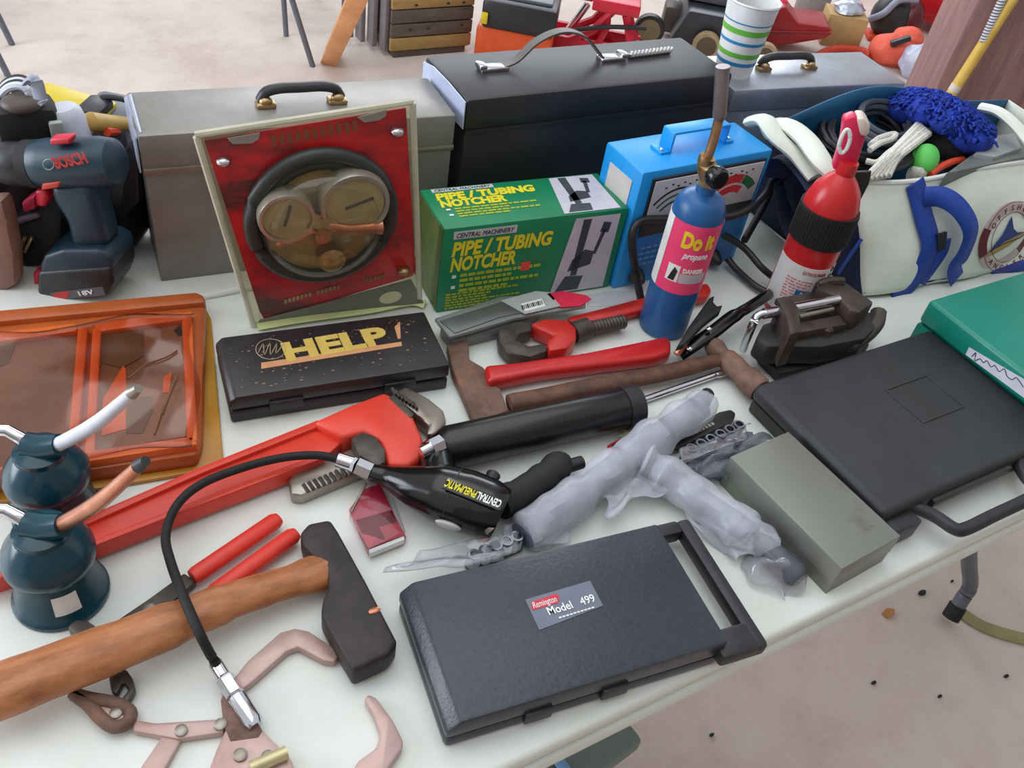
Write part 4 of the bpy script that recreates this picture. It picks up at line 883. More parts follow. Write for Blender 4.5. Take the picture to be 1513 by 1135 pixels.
part(t, 'sleeve_base', MB().prism(PX(((650, 482), (735, 462), (800, 460), (760, 480), (668, 504)), 0.020), (0, 0, -0.018), 0.003), M_gfilm)
part(t, 'film_tail', MB().prism(PX(((866, 436), (900, 430), (938, 430), (942, 440), (900, 452), (868, 452)), 0.030), (0, 0, -0.002), 0.0005), M_film)

# ------------------------------------------------------------------ grey tool in polythene, and its neighbours
M_gt = mat('grey_tool', (104, 108, 128), (88, 92, 112), rough=0.4, scale=20)
c = P(930, 710, 0)
t = thing('bagged_tool', 'slate grey forked tool wrapped in milky polythene bag', 'tool', (c.x, c.y, TH))
sp1 = smooth([P(*q) for q in ((772, 792, 0.022), (830, 750, 0.026), (890, 706, 0.030), (940, 668, 0.034), (990, 632, 0.036), (1034, 602, 0.036))], 5)
part(t, 'shaft', MB().tube(sp1, 0.017, 14, sz=0.8), M_gt)
sp2 = smooth([P(*q) for q in ((950, 684, 0.030), (990, 706, 0.028), (1040, 742, 0.026), (1090, 776, 0.024), (1112, 792, 0.024))], 5)
part(t, 'arm', MB().tube(sp2, 0.0155, 14, sz=0.8), M_gt)
part(t, 'cap', MB().tube([P(1036, 594, 0.030), P(1046, 582, 0.028)], [0.012, 0.009], 12), M_blk)
def wrap(sp, r0, seed, sz=0.9):
    rnd = random.Random(seed); b = MB(); n = len(sp)
    b.tube(sp, [r0*(0.9+0.35*rnd.random()) for _ in range(n)], 14, sz=sz)
    bmv = b.bm
    for v in bmv.verts: v.co += Vector((rnd.random()-0.5, rnd.random()-0.5, rnd.random()-0.5))*0.006; v.co.z = max(v.co.z, TH+0.002)
    return b
part(t, 'polythene_wrap', wrap(sp1+[P(1046, 590, 0.034)], 0.023, 1), M_poly, sub=1)
part(t, 'polythene_wrap', wrap(sp2+[P(1128, 800, 0.02), P(1138, 806, 0.012)], 0.023, 2), M_poly, sub=1)
def film(pts, h, seed, amp=0.006, n=16, dome=0.0):
    # crumpled film over a four-sided patch
    q = PX(pts, h); rnd = random.Random(seed); ph = [rnd.random()*6 for _ in range(6)]
    def f(u, v):
        p_ = q[0].lerp(q[1], u).lerp(q[3].lerp(q[2], u), v)
        p_ = p_ + Vector((0, 0, amp*(math.sin(9*u+4*v+ph[0])+0.7*math.sin(14*v-6*u+ph[1])+0.5*math.sin(23*u+11*v+ph[2]))*0.5+dome*math.sin(math.pi*u)*math.sin(math.pi*v)))
        p_ += Vector((0.006*math.sin(8*v+ph[3]), 0.006*math.sin(9*u+ph[4]), 0)); p_.z = max(p_.z, TH+0.0015); return p_
    return MB().grid(f, n, n)
part(t, 'film_web', film(((880, 718), (962, 672), (1000, 716), (900, 760)), 0.024, 3), M_poly, solid=0.0006)
part(t, 'film_tail', film(((990, 735), (1110, 760), (1150, 806), (1086, 834)), 0.010, 4, 0.008, dome=0.012), M_poly, solid=0.0006)
part(t, 'film_tail', film(((740, 800), (770, 764), (860, 738), (830, 800)), 0.012, 5), M_poly, solid=0.0006)
c = P(1150, 825, 0)
t2 = thing('bagged_tool', 'dark grey rod end in clear bag beside the steel box', 'tool', (c.x, c.y, TH))
part(t2, 'rod', MB().tube([P(1114, 796, 0.016), P(1126, 806, 0.016), P(1174, 848, 0.016), P(1182, 856, 0.016)], [0.009, 0.0145, 0.016, 0.012], 14), mat('dark_rod', (84, 88, 96), (66, 70, 78), rough=0.4))
part(t2, 'clear_bag', film(((1090, 840), (1140, 796), (1202, 852), (1160, 890)), 0.006, 6, 0.004, dome=0.026), M_film, solid=0.0006)
c = P(1040, 638, 0)
t2 = thing('folding_knife', 'black handled blade tool with pale printed lettering, beyond the polythene bag', 'blade', (c.x, c.y, TH))
part(t2, 'handle', MB().prism(PX(((990, 656), (1000, 646), (1062, 608), (1080, 604), (1088, 610), (1084, 622), (1060, 634), (1000, 664)), 0.012), (0, 0, -0.010), 0.003), M_blk)
a_ = P(1030, 641, 0.0124); e_ = P(1060, 626, 0.0124)
text(t2, 'STANLEY', 0.008, frame(a_, e_-a_, Vector((-(e_-a_).y, (e_-a_).x, 0))), mat('pale_print', (206, 204, 176), rough=0.6), width=(e_-a_).length, bold=0.0003) if False else None
b = MB()
for k in range(6): b.box((0.006*k+0.002, 0.003, 0), (0.004, 0.0045, 0.0003), frame(a_, e_-a_, Vector((-(e_-a_).y, (e_-a_).x, 0))))
for k in range(5): b.box((0.005*k+0.002, 0.011, 0), (0.0035, 0.0025, 0.0003), frame(a_, e_-a_, Vector((-(e_-a_).y, (e_-a_).x, 0))))
part(t2, 'handle_print', b, mat('pale_print', (206, 204, 176), rough=0.6))
part(t2, 'blade', MB().prism(PX(((984, 660), (996, 654), (1004, 664), (992, 668)), 0.009), (0, 0, -0.003)), M_steel)
def rail(label, p0, p1, n, film_pts, seed):
    c = center([P(*p0, 0), P(*p1, 0)])
    tt = thing('socket_rail', label, 'sockets', (c.x, c.y, TH))
    a_, e_ = P(*p0, 0.006), P(*p1, 0.006)
    part(tt, 'rail', MB().box(((a_-e_).length/2, 0, 0), ((a_-e_).length, 0.012, 0.008), frame(a_, e_-a_, Vector((-(e_-a_).y, (e_-a_).x, 0))), bev=0.001), M_dsteel)
    for k in range(n):
        q_ = a_.lerp(e_, (k+0.5)/n)
        part(tt, 'socket', MB().lathe([(0.0045, 0), (0.0078, 0.001), (0.0078, 0.016), (0.0070, 0.018), (0.0048, 0.018), (0.0045, 0.010), (0.0, 0.010)], Matrix.Translation(q_+Vector((0, 0, 0.003))), 14), mat('socket_chrome', (156, 160, 170), rough=0.22, metal=1.0))
    part(tt, 'clear_bag', film(film_pts, 0.026, seed, 0.004), M_film, solid=0.0006)
rail('chrome sockets on a rail in a clear bag beyond the polythene-wrapped tool', (1008, 682), (1092, 640), 6, ((1000, 690), (1014, 664), (1110, 628), (1100, 656)), 8)
rail('chrome sockets on a rail in a clear bag behind the front charcoal case', (690, 840), (768, 806), 5, ((572, 846), (640, 812), (770, 790), (740, 830)), 9)
c = P(1090, 670, 0)
t2 = thing('plastic_bag', 'crumpled dark grey plastic bag tucked behind the steel box', 'bag', (c.x, c.y, TH))
part(t2, 'film', film(((1010, 690), (1100, 640), (1145, 650), (1072, 712)), 0.020, 12, 0.008, dome=0.01), mat('smoky_film', (120, 122, 130), (90, 94, 102), rough=0.25, alpha=0.7, scale=30), solid=0.0006)
part(t2, 'filling', MB().prism(PX(((1030, 690), (1095, 654), (1130, 656), (1074, 702)), 0.016), (0, 0, -0.014), 0.004), M_gt)
c = P(925, 652, 0)
t2 = thing('marker', 'red and black slim tool poking out beneath the polythene bag', 'tool', (c.x, c.y, TH))
part(t2, 'body', MB().tube([P(902, 664, 0.007), P(940, 644, 0.007)], 0.0062, 10), M_red)
part(t2, 'clip', MB().tube([P(905, 660, 0.013), P(962, 627, 0.013)], 0.0025, 8), M_blk)
c = P(938, 632, 0)
t2 = thing('plastic_scrap', 'small clear olive plastic scrap at the end of the black barrel', 'scrap', (c.x, c.y, TH))
part(t2, 'film', film(((916, 650), (930, 622), (954, 618), (946, 640)), 0.010, 14, 0.003), mat('olive_film', (196, 196, 150), rough=0.2, alpha=0.55), solid=0.0006)

# ------------------------------------------------------------------ oil cans
M_oil = mat('dark_teal_enamel', (16, 66, 80), (12, 54, 68), rough=0.22, scale=8)
def oilcan(label, base, tip, tipmat, sp_mat, hgt):
    c = P(*base, 0); t = thing('oil_can', label, 'oil can', (c.x, c.y, TH))
    M = Matrix.Translation((c.x, c.y, TH))
    part(t, 'body', MB().lathe([(0.040, 0), (0.0435, 0.002), (0.0435, 0.006), (0.040, 0.010), (0.036, 0.042), (0.034, 0.054)], M, 36), M_oil)
    part(t, 'shoulder', MB().lathe([(0.034, 0.052), (0.039, 0.056), (0.0405, 0.062), (0.0405, 0.069), (0.036, 0.079), (0.026, 0.092), (0.024, 0.094), (0.024, 0.100), (0.012, 0.106)], M, 36), M_oil)
    k0 = Vector((c.x, c.y, TH+0.104)); tp = PV(*tip, c-NV*0.02)
    part(t, 'pump_head', MB().tube([k0-SIDE*0.012, k0+SIDE*0.004, k0+SIDE*0.024+Vector((0, 0, 0.010))], [0.013, 0.014, 0.011], 14), M_oil)
    s0 = k0+SIDE*0.022+Vector((0, 0, 0.010)); d = tp-s0
    mid = s0+d*0.5+Vector((0, 0, -0.006))
    part(t, 'spout', MB().tube(smooth([s0, mid, tp], 6), [0.0072]*7+[0.0068, 0.0064, 0.006, 0.0056, 0.0052, 0.005], 12), sp_mat, label='bright bare metal spout')
    part(t, 'spout_tip', MB().tube([tp-d*0.01, tp+d*0.07], [0.006, 0.004], 10), tipmat)
    l0 = k0-SIDE*0.010+Vector((0, 0, 0.004))
    part(t, 'lever_stem', MB().tube([l0, l0+Vector((0, 0, 0.012))-SIDE*0.016, l0-SIDE*0.045+Vector((0, 0, 0.006))], [0.007, 0.006, 0.0055], 10), M_chrome)
    part(t, 'thumb_lever', MB().tube(smooth([l0-SIDE*0.030+Vector((0, 0, 0.014)), l0-SIDE*0.052+Vector((0, 0, 0.006)), l0-SIDE*0.075+Vector((0, 0, -0.016))], 4), [0.011]*9, 10, sz=0.3), M_chrome)
    part(t, 'rim_glint_band', MB().lathe([(0.0372, 0.046), (0.0380, 0.048), (0.0372, 0.050)], M, 36), M_oil) if False else None
    return t, c
t, c = oilcan('dark teal oil can with copper spout, nearest the front', (92, 878), (206, 688), M_blk, M_copper, 0)
part(t, 'paper_sticker', MB().lathe([(0.0392, 0.020), (0.0398, 0.020), (0.0368, 0.044), (0.0362, 0.044)], Matrix.Translation((c.x, c.y, TH)), 10, fa+R(24), fa+R(58)), M_wht, label='white paper sticker')
oilcan('dark teal oil can with white-tubed spout, behind the copper-spouted can', (88, 762), (196, 580), M_steel, mat('white_spout', (222, 224, 236), rough=0.35), 0)

# ------------------------------------------------------------------ orange framed tray in amber wrap
t = thing('organizer_tray', 'orange plastic framed tray with smoky windows in amber shrink wrap', 'tray', tuple(P(160, 590, 0)))
M_amber = mat('amber_wrap', (206, 150, 52), (186, 126, 40), rough=0.25, alpha=0.86, scale=12)
M_or = mat('orange_frame', (226, 110, 46), (208, 94, 36), rough=0.4, scale=10)
M_or2 = mat('orange_rim', (184, 92, 40), (160, 76, 32), rough=0.4, scale=10)
M_win = mat('smoky_window', (146, 108, 92), (104, 76, 58), rough=0.3, scale=9, c3=(130, 94, 78))
part(t, 'wrap_skirt', MB().prism(PX(((-80, 480), (296, 440), (312, 470), (331, 690), (140, 722), (-80, 752)), 0.006), (0, 0, -0.005), 0.002), M_amber)
part(t, 'tray_body', MB().prism(PX(((-80, 470), (292, 434), (304, 452), (298, 650), (290, 672), (120, 696), (-80, 720)), 0.026), (0, 0, -0.022), 0.006), M_or2)
fz = 0.036
def bar_(pts): return MB().prism(PX(pts, fz), (0, 0, -0.014), 0.003)
part(t, 'frame_bar', bar_(((268, 462), (284, 459), (292, 650), (276, 654))), M_or)
part(t, 'frame_bar', bar_(((128, 666), (288, 643), (292, 656), (128, 682))), M_or)
part(t, 'frame_bar', bar_(((136, 484), (150, 482), (140, 668), (124, 670))), M_or)
part(t, 'frame_bar', bar_(((114, 484), (130, 482), (114, 672), (98, 676))), M_or)
part(t, 'frame_bar', bar_(((-80, 700), (112, 672), (112, 685), (-80, 716))), M_or)
part(t, 'frame_bar', bar_(((-80, 500), (112, 476), (114, 489), (-80, 514))), M_or)
part(t, 'frame_bar', bar_(((140, 478), (270, 460), (272, 472), (142, 490))), M_or)
part(t, 'rear_rim', MB().prism(PX(((-80, 464), (290, 430), (302, 436), (304, 446), (-80, 482)), 0.034), (0, 0, -0.020), 0.005), M_or2)
part(t, 'window', MB().prism(PX(((148, 490), (270, 472), (277, 644), (140, 666)), 0.029), (0, 0, -0.003)), M_win)
part(t, 'window', MB().prism(PX(((-80, 512), (114, 488), (100, 676), (-80, 702)), 0.029), (0, 0, -0.003)), M_win)
M_sh = mat('brown_inner', (104, 84, 62), (90, 70, 52), rough=0.4)
part(t, 'inner_shape', MB().prism(PX(((150, 492), (212, 488), (212, 526), (180, 544), (150, 536)), 0.0300), (0, 0, -0.0008)), M_sh)
part(t, 'inner_shape', MB().prism(PX(((190, 590), (226, 584), (226, 606), (210, 640), (186, 640)), 0.0300), (0, 0, -0.0008)), M_sh)
part(t, 'inner_shape', MB().prism(PX(((152, 590), (182, 540), (186, 546), (186, 634), (150, 644)), 0.0300), (0, 0, -0.0008)), M_or)
part(t, 'inner_shape', MB().prism(PX(((242, 556), (254, 550), (250, 580), (240, 580)), 0.0302), (0, 0, -0.0008)), M_or)
part(t, 'inner_shape', MB().prism(PX(((0, 505), (26, 502), (12, 536), (-10, 545)), 0.0300), (0, 0, -0.0008)), M_sh)
part(t, 'hang_hole', MB().prism(PX(((257, 488), (266, 480), (270, 494), (264, 496)), 0.0305), (0, 0, -0.0008)), M_blk)
M_ofilm = thin('warm_film', (246, 232, 222), 0.12)
part(t, 'film', film(((-80, 500), (284, 460), (290, 655), (-80, 710)), 0.040, 21, 0.003, 24), M_ofilm, solid=0.0006)
b = MB()
for q in (((240, 612), (252, 580), (262, 556)), ((228, 642), (236, 618), (242, 600)), ((190, 560), (214, 540), (246, 528), (262, 518))):
    b.tube(smooth([P(x, y, 0.0405) for x, y in q], 4), 0.0012, 5)
part(t, 'film_crease', b, mat('crease_brown', (110, 76, 58), rough=0.3))

# ------------------------------------------------------------------ carded gauge set
q0 = P(378, 482, 0); q1 = P(628, 452, 0); q2 = P(612, 150, 0.285); q3 = P(290, 198, 0.285)
gn = (q1-q0).cross(q3-q0).normalized()
if gn.dot(FW) > 0: gn = -gn
t = thing('gauge_clamshell', 'red carded clear clamshell holding brass regulator with two round gauges', 'package', tuple(center([q0, q1])))
def G(px, py, off=0.0): return PL(px, py, q0+gn*off, gn)
def GP(pts, off=0.0): return [G(x, y, off) for x, y in pts]
M_gcard = mat('crimson_streaked_card', (204, 34, 36), (88, 40, 36), rough=0.35, scale=6, lo=0.40, hi=0.58, stretch=(1, 1, 2.2), c3=(170, 30, 36))
M_shell = thin('clear_shell', (236, 234, 218), 0.1, 0.15)
part(t, 'backing_card', MB().prism(GP(((302, 208), (600, 160), (614, 400), (610, 408), (392, 474), (384, 462))), -gn*0.003, 0.0005), M_gcard)
part(t, 'shell_flange', MB().prism(GP(((286, 198), (612, 148), (618, 440), (628, 452), (378, 484), (362, 440)), -0.004), -gn*0.002, 0.0005), M_shell)
def shell_edge(pts, r=0.004): return MB().tube([G(x, y, 0.001) for x, y in pts], r, 8)
M_edge = mat('shell_edge', (222, 220, 196), rough=0.2, alpha=0.75)
part(t, 'shell_rim', shell_edge(((288, 199), (610, 150))), M_edge); part(t, 'shell_rim', shell_edge(((290, 202), (374, 480))), M_edge); part(t, 'shell_rim', shell_edge(((610, 152), (620, 440))), M_edge)
part(t, 'bottom_panel', MB().prism(GP(((384, 474), (608, 414), (626, 448), (380, 482)), 0.002), -gn*0.003, 0.0005), mat('olive_panel', (122, 124, 110), rough=0.4), label='olive grey bottom panel')
part(t, 'bottom_flange', MB().tube(smooth([P(*q) for q in ((380, 482, 0.004), (450, 470, 0.006), (540, 458, 0.006), (604, 446, 0.006), (628, 450, 0.004))], 4), 0.0055, 8, sx=1.6, sz=0.6), mat('painted_edge_glow', (226, 232, 160), rough=0.2, alpha=0.9), label='clear flange with yellow edge glow painted in')  # clear plastic edge; its yellow glow is put into the colour
for q in ((330, 238), (586, 194), (596, 400)): part(t, 'stud', MB().ball(G(*q, 0.004), (0.018, 0.018, 0.012), None, 14), M_chrome if q[0] < 590 else M_brass)
for q in (((336, 205), (384, 197), (382, 206), (372, 212), (344, 213)), ((528, 174), (572, 163), (570, 172), (560, 178), (538, 181))): part(t, 'hang_tab', MB().prism(GP(q, 0.002), -gn*0.002), mat('grey_tab', (160, 158, 150), rough=0.4))
ell = lambda cx, cy, rx, ry, rot, off, n=40: [G(cx+rx*math.cos(k*2*math.pi/n)*math.cos(rot)-ry*math.sin(k*2*math.pi/n)*math.sin(rot), cy+rx*math.cos(k*2*math.pi/n)*math.sin(rot)+ry*math.sin(k*2*math.pi/n)*math.cos(rot), off) for k in range(n)]
part(t, 'hose', MB().tube(ell(474, 318, 105, 88, R(-18), 0.012), 0.0095, 10, closed=True), mat('green_black_hose', (52, 56, 54), rough=0.4))
part(t, 'hose', MB().tube(ell(476, 322, 96, 80, R(-18), 0.006), 0.008, 10, closed=True), mat('green_black_hose', (52, 56, 54), rough=0.4))
M_gold = mat('bronze_insert', (176, 154, 100), (136, 112, 66), rough=0.4, scale=14)
part(t, 'insert', MB().prism(ell(474, 324, 90, 74, R(-18), 0.006), -gn*0.004), M_gold)
GX_ = frame((0, 0, 0), (q1-q0), (q3-q0)); GR = GX_.to_3x3().to_4x4()
if (GR @ Vector((0, 0, 1))).dot(gn) < 0: GR = GR @ Matrix.Rotation(math.pi, 4, 'X')
M_face = mat('gauge_face', (172, 160, 116), (152, 140, 98), rough=0.35)
for cx, cy, rad, na in ((418, 306, 0.034, R(75)), (518, 286, 0.043, R(20))):
    M = Matrix.Translation(G(cx, cy, 0.006)) @ GR
    gg = part(t, 'gauge', MB().lathe([(rad*0.96, 0), (rad, 0.006), (rad, 0.024), (rad*0.97, 0.028), (rad*0.86, 0.028), (rad*0.85, 0.023), (0.0, 0.023)], M, 32), mat('gauge_rim', (190, 184, 168), rough=0.25, metal=0.6))
    part(gg, 'dial', MB().lathe([(rad*0.84, 0.0232), (rad*0.84, 0.0245), (0, 0.0245)], M, 28), M_face)
    part(gg, 'needle', MB().box((rad*0.12, 0, 0.0255), (rad*0.85, 0.0035, 0.001), M @ Matrix.Rotation(na, 4, 'Z')), M_dsteel)
b = MB(); b.tube([G(458, 322, 0.026), G(492, 334, 0.026)], 0.012, 6); b.tube([G(470, 316, 0.024), G(478, 352, 0.026)], [0.010, 0.012], 12)
part(t, 'regulator_body', b, M_brass)
part(t, 'regulator_arm', MB().tube([G(484, 334, 0.030), G(516, 338, 0.030), G(546, 336, 0.030), G(562, 334, 0.028)], [0.008, 0.007, 0.007, 0.011], 12), M_copper)
part(t, 'regulator_arm', MB().tube([G(410, 362, 0.022), G(436, 350, 0.024), G(464, 336, 0.028)], [0.005, 0.006, 0.007], 10), M_copper)
part(t, 'regulator_knob', MB().lathe([(0.016, 0), (0.017, 0.004), (0.017, 0.020), (0.010, 0.024)], Matrix.Translation(G(486, 372, 0.010)) @ GR, 18), M_brass)
bl = MB(); Mb = Matrix.Translation(G(474, 322, 0.0)) @ GR
def dome(u, v):
    a = 2*math.pi*u; r_ = math.sin(v*math.pi/2); base = G(474+92*r_*math.cos(a)*math.cos(R(-18))-76*r_*math.sin(a)*math.sin(R(-18)), 322+92*r_*math.cos(a)*math.sin(R(-18))+76*r_*math.sin(a)*math.cos(R(-18)), 0.004)
    return base+gn*0.046*math.cos(v*math.pi/2)**0.6
bl.grid(dome, 36, 10); bmesh.ops.remove_doubles(bl.bm, verts=bl.bm.verts[:], dist=1e-5)
part(t, 'blister', bl, thin('blister_clear', (244, 240, 224), 0.07, 0.03), angle=80)
text(t, 'WELDING GAUGE', 0.020, frame(G(410, 212, 0.001), G(516, 194, 0.001)-G(410, 212, 0.001), q3-q0), mat('bronze_print', (146, 84, 60), rough=0.5), width=(G(516, 194)-G(410, 212)).length, shear=0.2) if False else None
b = MB(); Mx_ = frame(G(400, 216, 0.0008), G(520, 194, 0.0008)-G(400, 216, 0.0008), q3-q0); rnd = random.Random(8)
for k in range(11): b.box((0.004+0.0095*k, 0.006, 0), (0.006, 0.014, 0.0005), Mx_ @ Matrix.Shear('XZ', 4, (0, 0)))
part(t, 'title_print', b, mat('bronze_print', (146, 84, 60), rough=0.5))
b = MB()
for cx, cy, nn in ((420, 443, 7), (468, 430, 6), (540, 412, 5)):
    for k in range(nn): b.prism(GP(((cx+6*k, cy-1.7*k), (cx+6*k+4, cy-1.7*k-1), (cx+6*k+4, cy-1.7*k+5), (cx+6*k, cy-1.7*k+6)), 0.0008), -gn*0.0005)
part(t, 'fine_print', b, M_brass)
part(t, 'round_seal', MB().prism(ell(577, 440, 17, 8, R(-14), 0.0035, 20), -gn*0.001), mat('seal_pale', (214, 214, 170), rough=0.5), label='pale oval seal')

# ------------------------------------------------------------------ cordless drill
c = P(118, 432, 0)+Vector((0, 0.02, 0))
t = thing('cordless_drill', 'dark blue cordless drill with red trigger standing on its battery', 'drill', (c.x, c.y, TH))
M_drl = mat('drill_blue', (30, 58, 76), (24, 46, 62), rough=0.4, scale=10)
def VS(pts, th, off=0.0, bev=0.006): 
    return MB().prism([PV(x, y, c-NV*(th/2+off)) for x, y in pts], NV*th, bev, 3)
part(t, 'battery', VS(((54, 402), (164, 394), (168, 420), (160, 440), (70, 446), (54, 436)), 0.068), M_blk)
part(t, 'foot', VS(((58, 392), (64, 378), (90, 370), (146, 370), (164, 380), (168, 394), (162, 402), (58, 408)), 0.064, 0, 0.008), M_drl)
part(t, 'grip', VS(((70, 276), (130, 274), (142, 300), (152, 336), (160, 368), (104, 368), (96, 330), (76, 300)), 0.042, 0, 0.012), M_drl)
b = MB(); a_, e_ = PV(176, 238, c), PV(48, 242, c)
lathe_between(b, a_, e_, [(0.018, -0.02), (0.027, 0.04), (0.030, 0.2), (0.030, 0.78), (0.028, 0.95), (0.024, 1.0)], 24)
part(t, 'motor_housing', b, M_drl)
b = MB(); lathe_between(b, e_, PV(-14, 242, c), [(0.024, 0), (0.027, 0.1), (0.027, 0.55), (0.020, 0.9), (0.014, 1.0)], 20)
part(t, 'chuck', b, M_blk)
part(t, 'clutch_ring', MB().tube([PV(58, 242, c), PV(42, 242, c)], 0.0288, 24), M_dkrub)
part(t, 'trigger', VS(((50, 282), (66, 280), (72, 292), (66, 308), (52, 306)), 0.020, 0, 0.005), mat('trigger_red', (220, 30, 60), rough=0.35))
part(t, 'direction_switch', VS(((62, 272), (90, 268), (86, 278), (60, 282)), 0.050, 0.004, 0.002), mat('switch_orange', (206, 70, 50), rough=0.5), label='orange-red switch')
part(t, 'battery_button', VS(((48, 404), (58, 400), (58, 418), (50, 424)), 0.034, 0, 0.003), mat('trigger_red', (220, 30, 60), rough=0.35), label='red release button')
part(t, 'top_badge', VS(((72, 206), (104, 204), (104, 214), (74, 216)), 0.016, 0.012, 0.003), mat('badge_red', (206, 40, 60), rough=0.4), label='red top badge')
fo = c-NV*0.0312
a_ = PV(84, 249, fo); e_ = PV(131, 240, fo)
text(t, 'BOSCH', 0.019, frame(a_, e_-a_, (0, 0, 1)), mat('logo_red', (200, 54, 48), rough=0.5), width=(e_-a_).length, bold=0.0006)
part(t, 'logo_ring', MB().tube([PV(72+8*math.cos(k*math.pi/8), 243+8*math.sin(k*math.pi/8), fo) for k in range(16)], 0.0008, 5, closed=True), mat('logo_grey', (130, 150, 140), rough=0.5))
fo2 = c-NV*0.0346
part(t, 'battery_label', MB().prism([PV(*q, fo2) for q in ((74, 433), (152, 424), (156, 436), (76, 444))], NV*0.001), mat('battery_label', (96, 92, 100), rough=0.5))
part(t, 'battery_label_mark', MB().prism([PV(*q, fo2-NV*0.0004) for q in ((80, 433), (104, 430), (98, 442), (76, 443))], NV*0.0005), mat('logo_red', (200, 54, 48), rough=0.5))
a_ = PV(118, 437, fo2-NV*0.0006); e_ = PV(140, 434, fo2-NV*0.0006)
text(t, '18V', 0.009, frame(a_, e_-a_, (0, 0, 1)), M_wht, width=(e_-a_).length, bold=0.0002)

# ------------------------------------------------------------------ clutter behind the drill
t = thing('storage_bin', 'black open plastic bin behind the drill, heaped with tools', 'bin', (-0.02, 1.27, TH))
def shell_bin(W, D, H, th, mt, nm='wall', tp=1.0):
    o = []
    for c_, d_ in (((0, -D/2, H/2), (W, th, H)), ((0, D/2, H/2), (W, th, H)), ((-W/2, 0, H/2), (th, D, H)), ((W/2, 0, H/2), (th, D, H))):
        part(t, nm, MB().box(c_, d_, bev=0.002), mt, world=False)
    part(t, 'floor_panel', MB().box((0, 0, th/2), (W, D, th)), mt, world=False)
    part(t, 'rim', MB().tube([(-W/2, -D/2, H), (W/2, -D/2, H), (W/2, D/2, H), (-W/2, D/2, H)], 0.006, 8, closed=True), mt, world=False)
shell_bin(0.27, 0.23, 0.125, 0.005, M_blk)
def up(px, py, x): return PV(px, py, Vector((x, 1.24, TH)))
def bz(lbl, nm, cat, c, grp=None): return thing(nm, lbl, cat, tuple(c))
c = PV(38, 175, Vector((-0.04, 1.24, TH)))
t = bz('black tool body with hanging grey straps at far left of the bin', 'power_tool', 'tool', c)
part(t, 'body', MB().box(c-Vector((0, 0, 0.05)), (0.075, 0.06, 0.15), bev=0.015), M_dkrub)
part(t, 'motor_cap', MB().ball(c+Vector((0.0, -0.01, 0.025)), (0.05, 0.045, 0.022)), mat('tan_cap', (84, 72, 66), rough=0.5))
part(t, 'grey_strap', MB().tube(smooth([PV(38, 122, c-NV*0.03), PV(47, 114, c-NV*0.03), PV(54, 122, c-NV*0.03), PV(60, 146, c-NV*0.03), PV(66, 152, c-NV*0.03)], 5), 0.009, 6, sz=0.35), mat('pale_strap', (160, 166, 184), rough=0.4))
part(t, 'side_clip', MB().box(c+Vector((0.03, -0.035, -0.015)), (0.016, 0.01, 0.05), bev=0.003), mat('clip_grey', (170, 172, 166), rough=0.4))
t = bz('white and black cable loops rising behind the tool at the left frame edge', 'cable_loop', 'cable', PV(20, 140, Vector((-0.06, 1.27, TH))))
for k, (o, mt_) in enumerate(((0, M_blk), (0.014, mat('white_cable', (214, 218, 232), rough=0.3)), (0.026, M_blk), (0.04, mat('white_cable', (214, 218, 232), rough=0.3)))):
    q = Vector((-0.06, 1.27-o*0.4, TH))
    part(t, 'strand', MB().tube(smooth([PV(-20, 170+300*o, q), PV(4, 128+250*o, q), PV(24, 116+260*o, q), PV(40, 120+300*o, q), PV(46, 140+250*o, q)], 5), 0.005, 8), mt_)
c = PV(108, 158, Vector((0.04, 1.30, TH)))
t = bz('yellow and black hand tool lying on top of the bin', 'utility_tool', 'tool', c)
part(t, 'body', MB().box((0, 0, 0), (0.105, 0.05, 0.028), frame(c, SIDE-Vector((0, 0, 0.10)), NV), bev=0.008), mat('tool_yellow', (222, 196, 32), rough=0.4))
part(t, 'grip', MB().box((0.035, -0.01, 0.006), (0.032, 0.05, 0.03), frame(c, SIDE-Vector((0, 0, 0.10)), NV), bev=0.006), M_blk)
part(t, 'end', MB().box((-0.060, 0.012, -0.008), (0.05, 0.03, 0.03), frame(c, SIDE-Vector((0, 0, 0.10)), NV), bev=0.006), M_blk)
c = PV(165, 170, Vector((0.10, 1.27, TH)))
t = bz('dark grey plastic case lid with thin handle beside the grey toolbox', 'small_case', 'case', c)
part(t, 'body', MB().box((0, 0, -0.05), (0.075, 0.10, 0.12), frame(c, SIDE, NV), bev=0.008), mat('slate_plastic', (98, 100, 110), rough=0.4))
part(t, 'handle', MB().tube(smooth([c+SIDE*-0.02+Vector((0, 0, 0.010)), c+SIDE*-0.008+Vector((0, 0, 0.024)), c+SIDE*0.025+Vector((0, 0, 0.026)), c+SIDE*0.035+Vector((0, 0, 0.012))], 4), 0.004, 8), M_blk)
c = PV(98, 185, Vector((0.05, 1.20, TH)))
t = bz('white plastic nozzle cap propped between drill and yellow tool', 'nozzle_cap', 'cap', c)
b = MB(); lathe_between(b, PV(108, 208, c), PV(90, 158, c), [(0.020, 0), (0.025, 0.1), (0.024, 0.7), (0.022, 0.9), (0.018, 1.0)], 20)
part(t, 'cap', b, mat('white_cap', (216, 218, 232), rough=0.4))
part(t, 'spout', MB().tube([PV(92, 188, c-NV*0.02), PV(80, 200, c-NV*0.022)], 0.005, 10), mat('white_cap', (216, 218, 232), rough=0.4))
c = PV(160, 182, Vector((0.11, 1.18, TH)))
t = bz('wood handled brush with orange edge pointing out of the bin', 'brush', 'brush', c)
part(t, 'handle', MB().tube([PV(122, 184, c), PV(136, 180, c), PV(192, 186, c+NV*0.05)], [0.012, 0.015, 0.014], 12, sz=0.8), mat('brush_wood', (190, 152, 72), rough=0.5, scale=30))
part(t, 'bare_end', MB().tube([PV(118, 186, c), PV(134, 181, c)], [0.009, 0.0155], 12, sz=0.82), mat('bare_end', (232, 208, 184), rough=0.6))
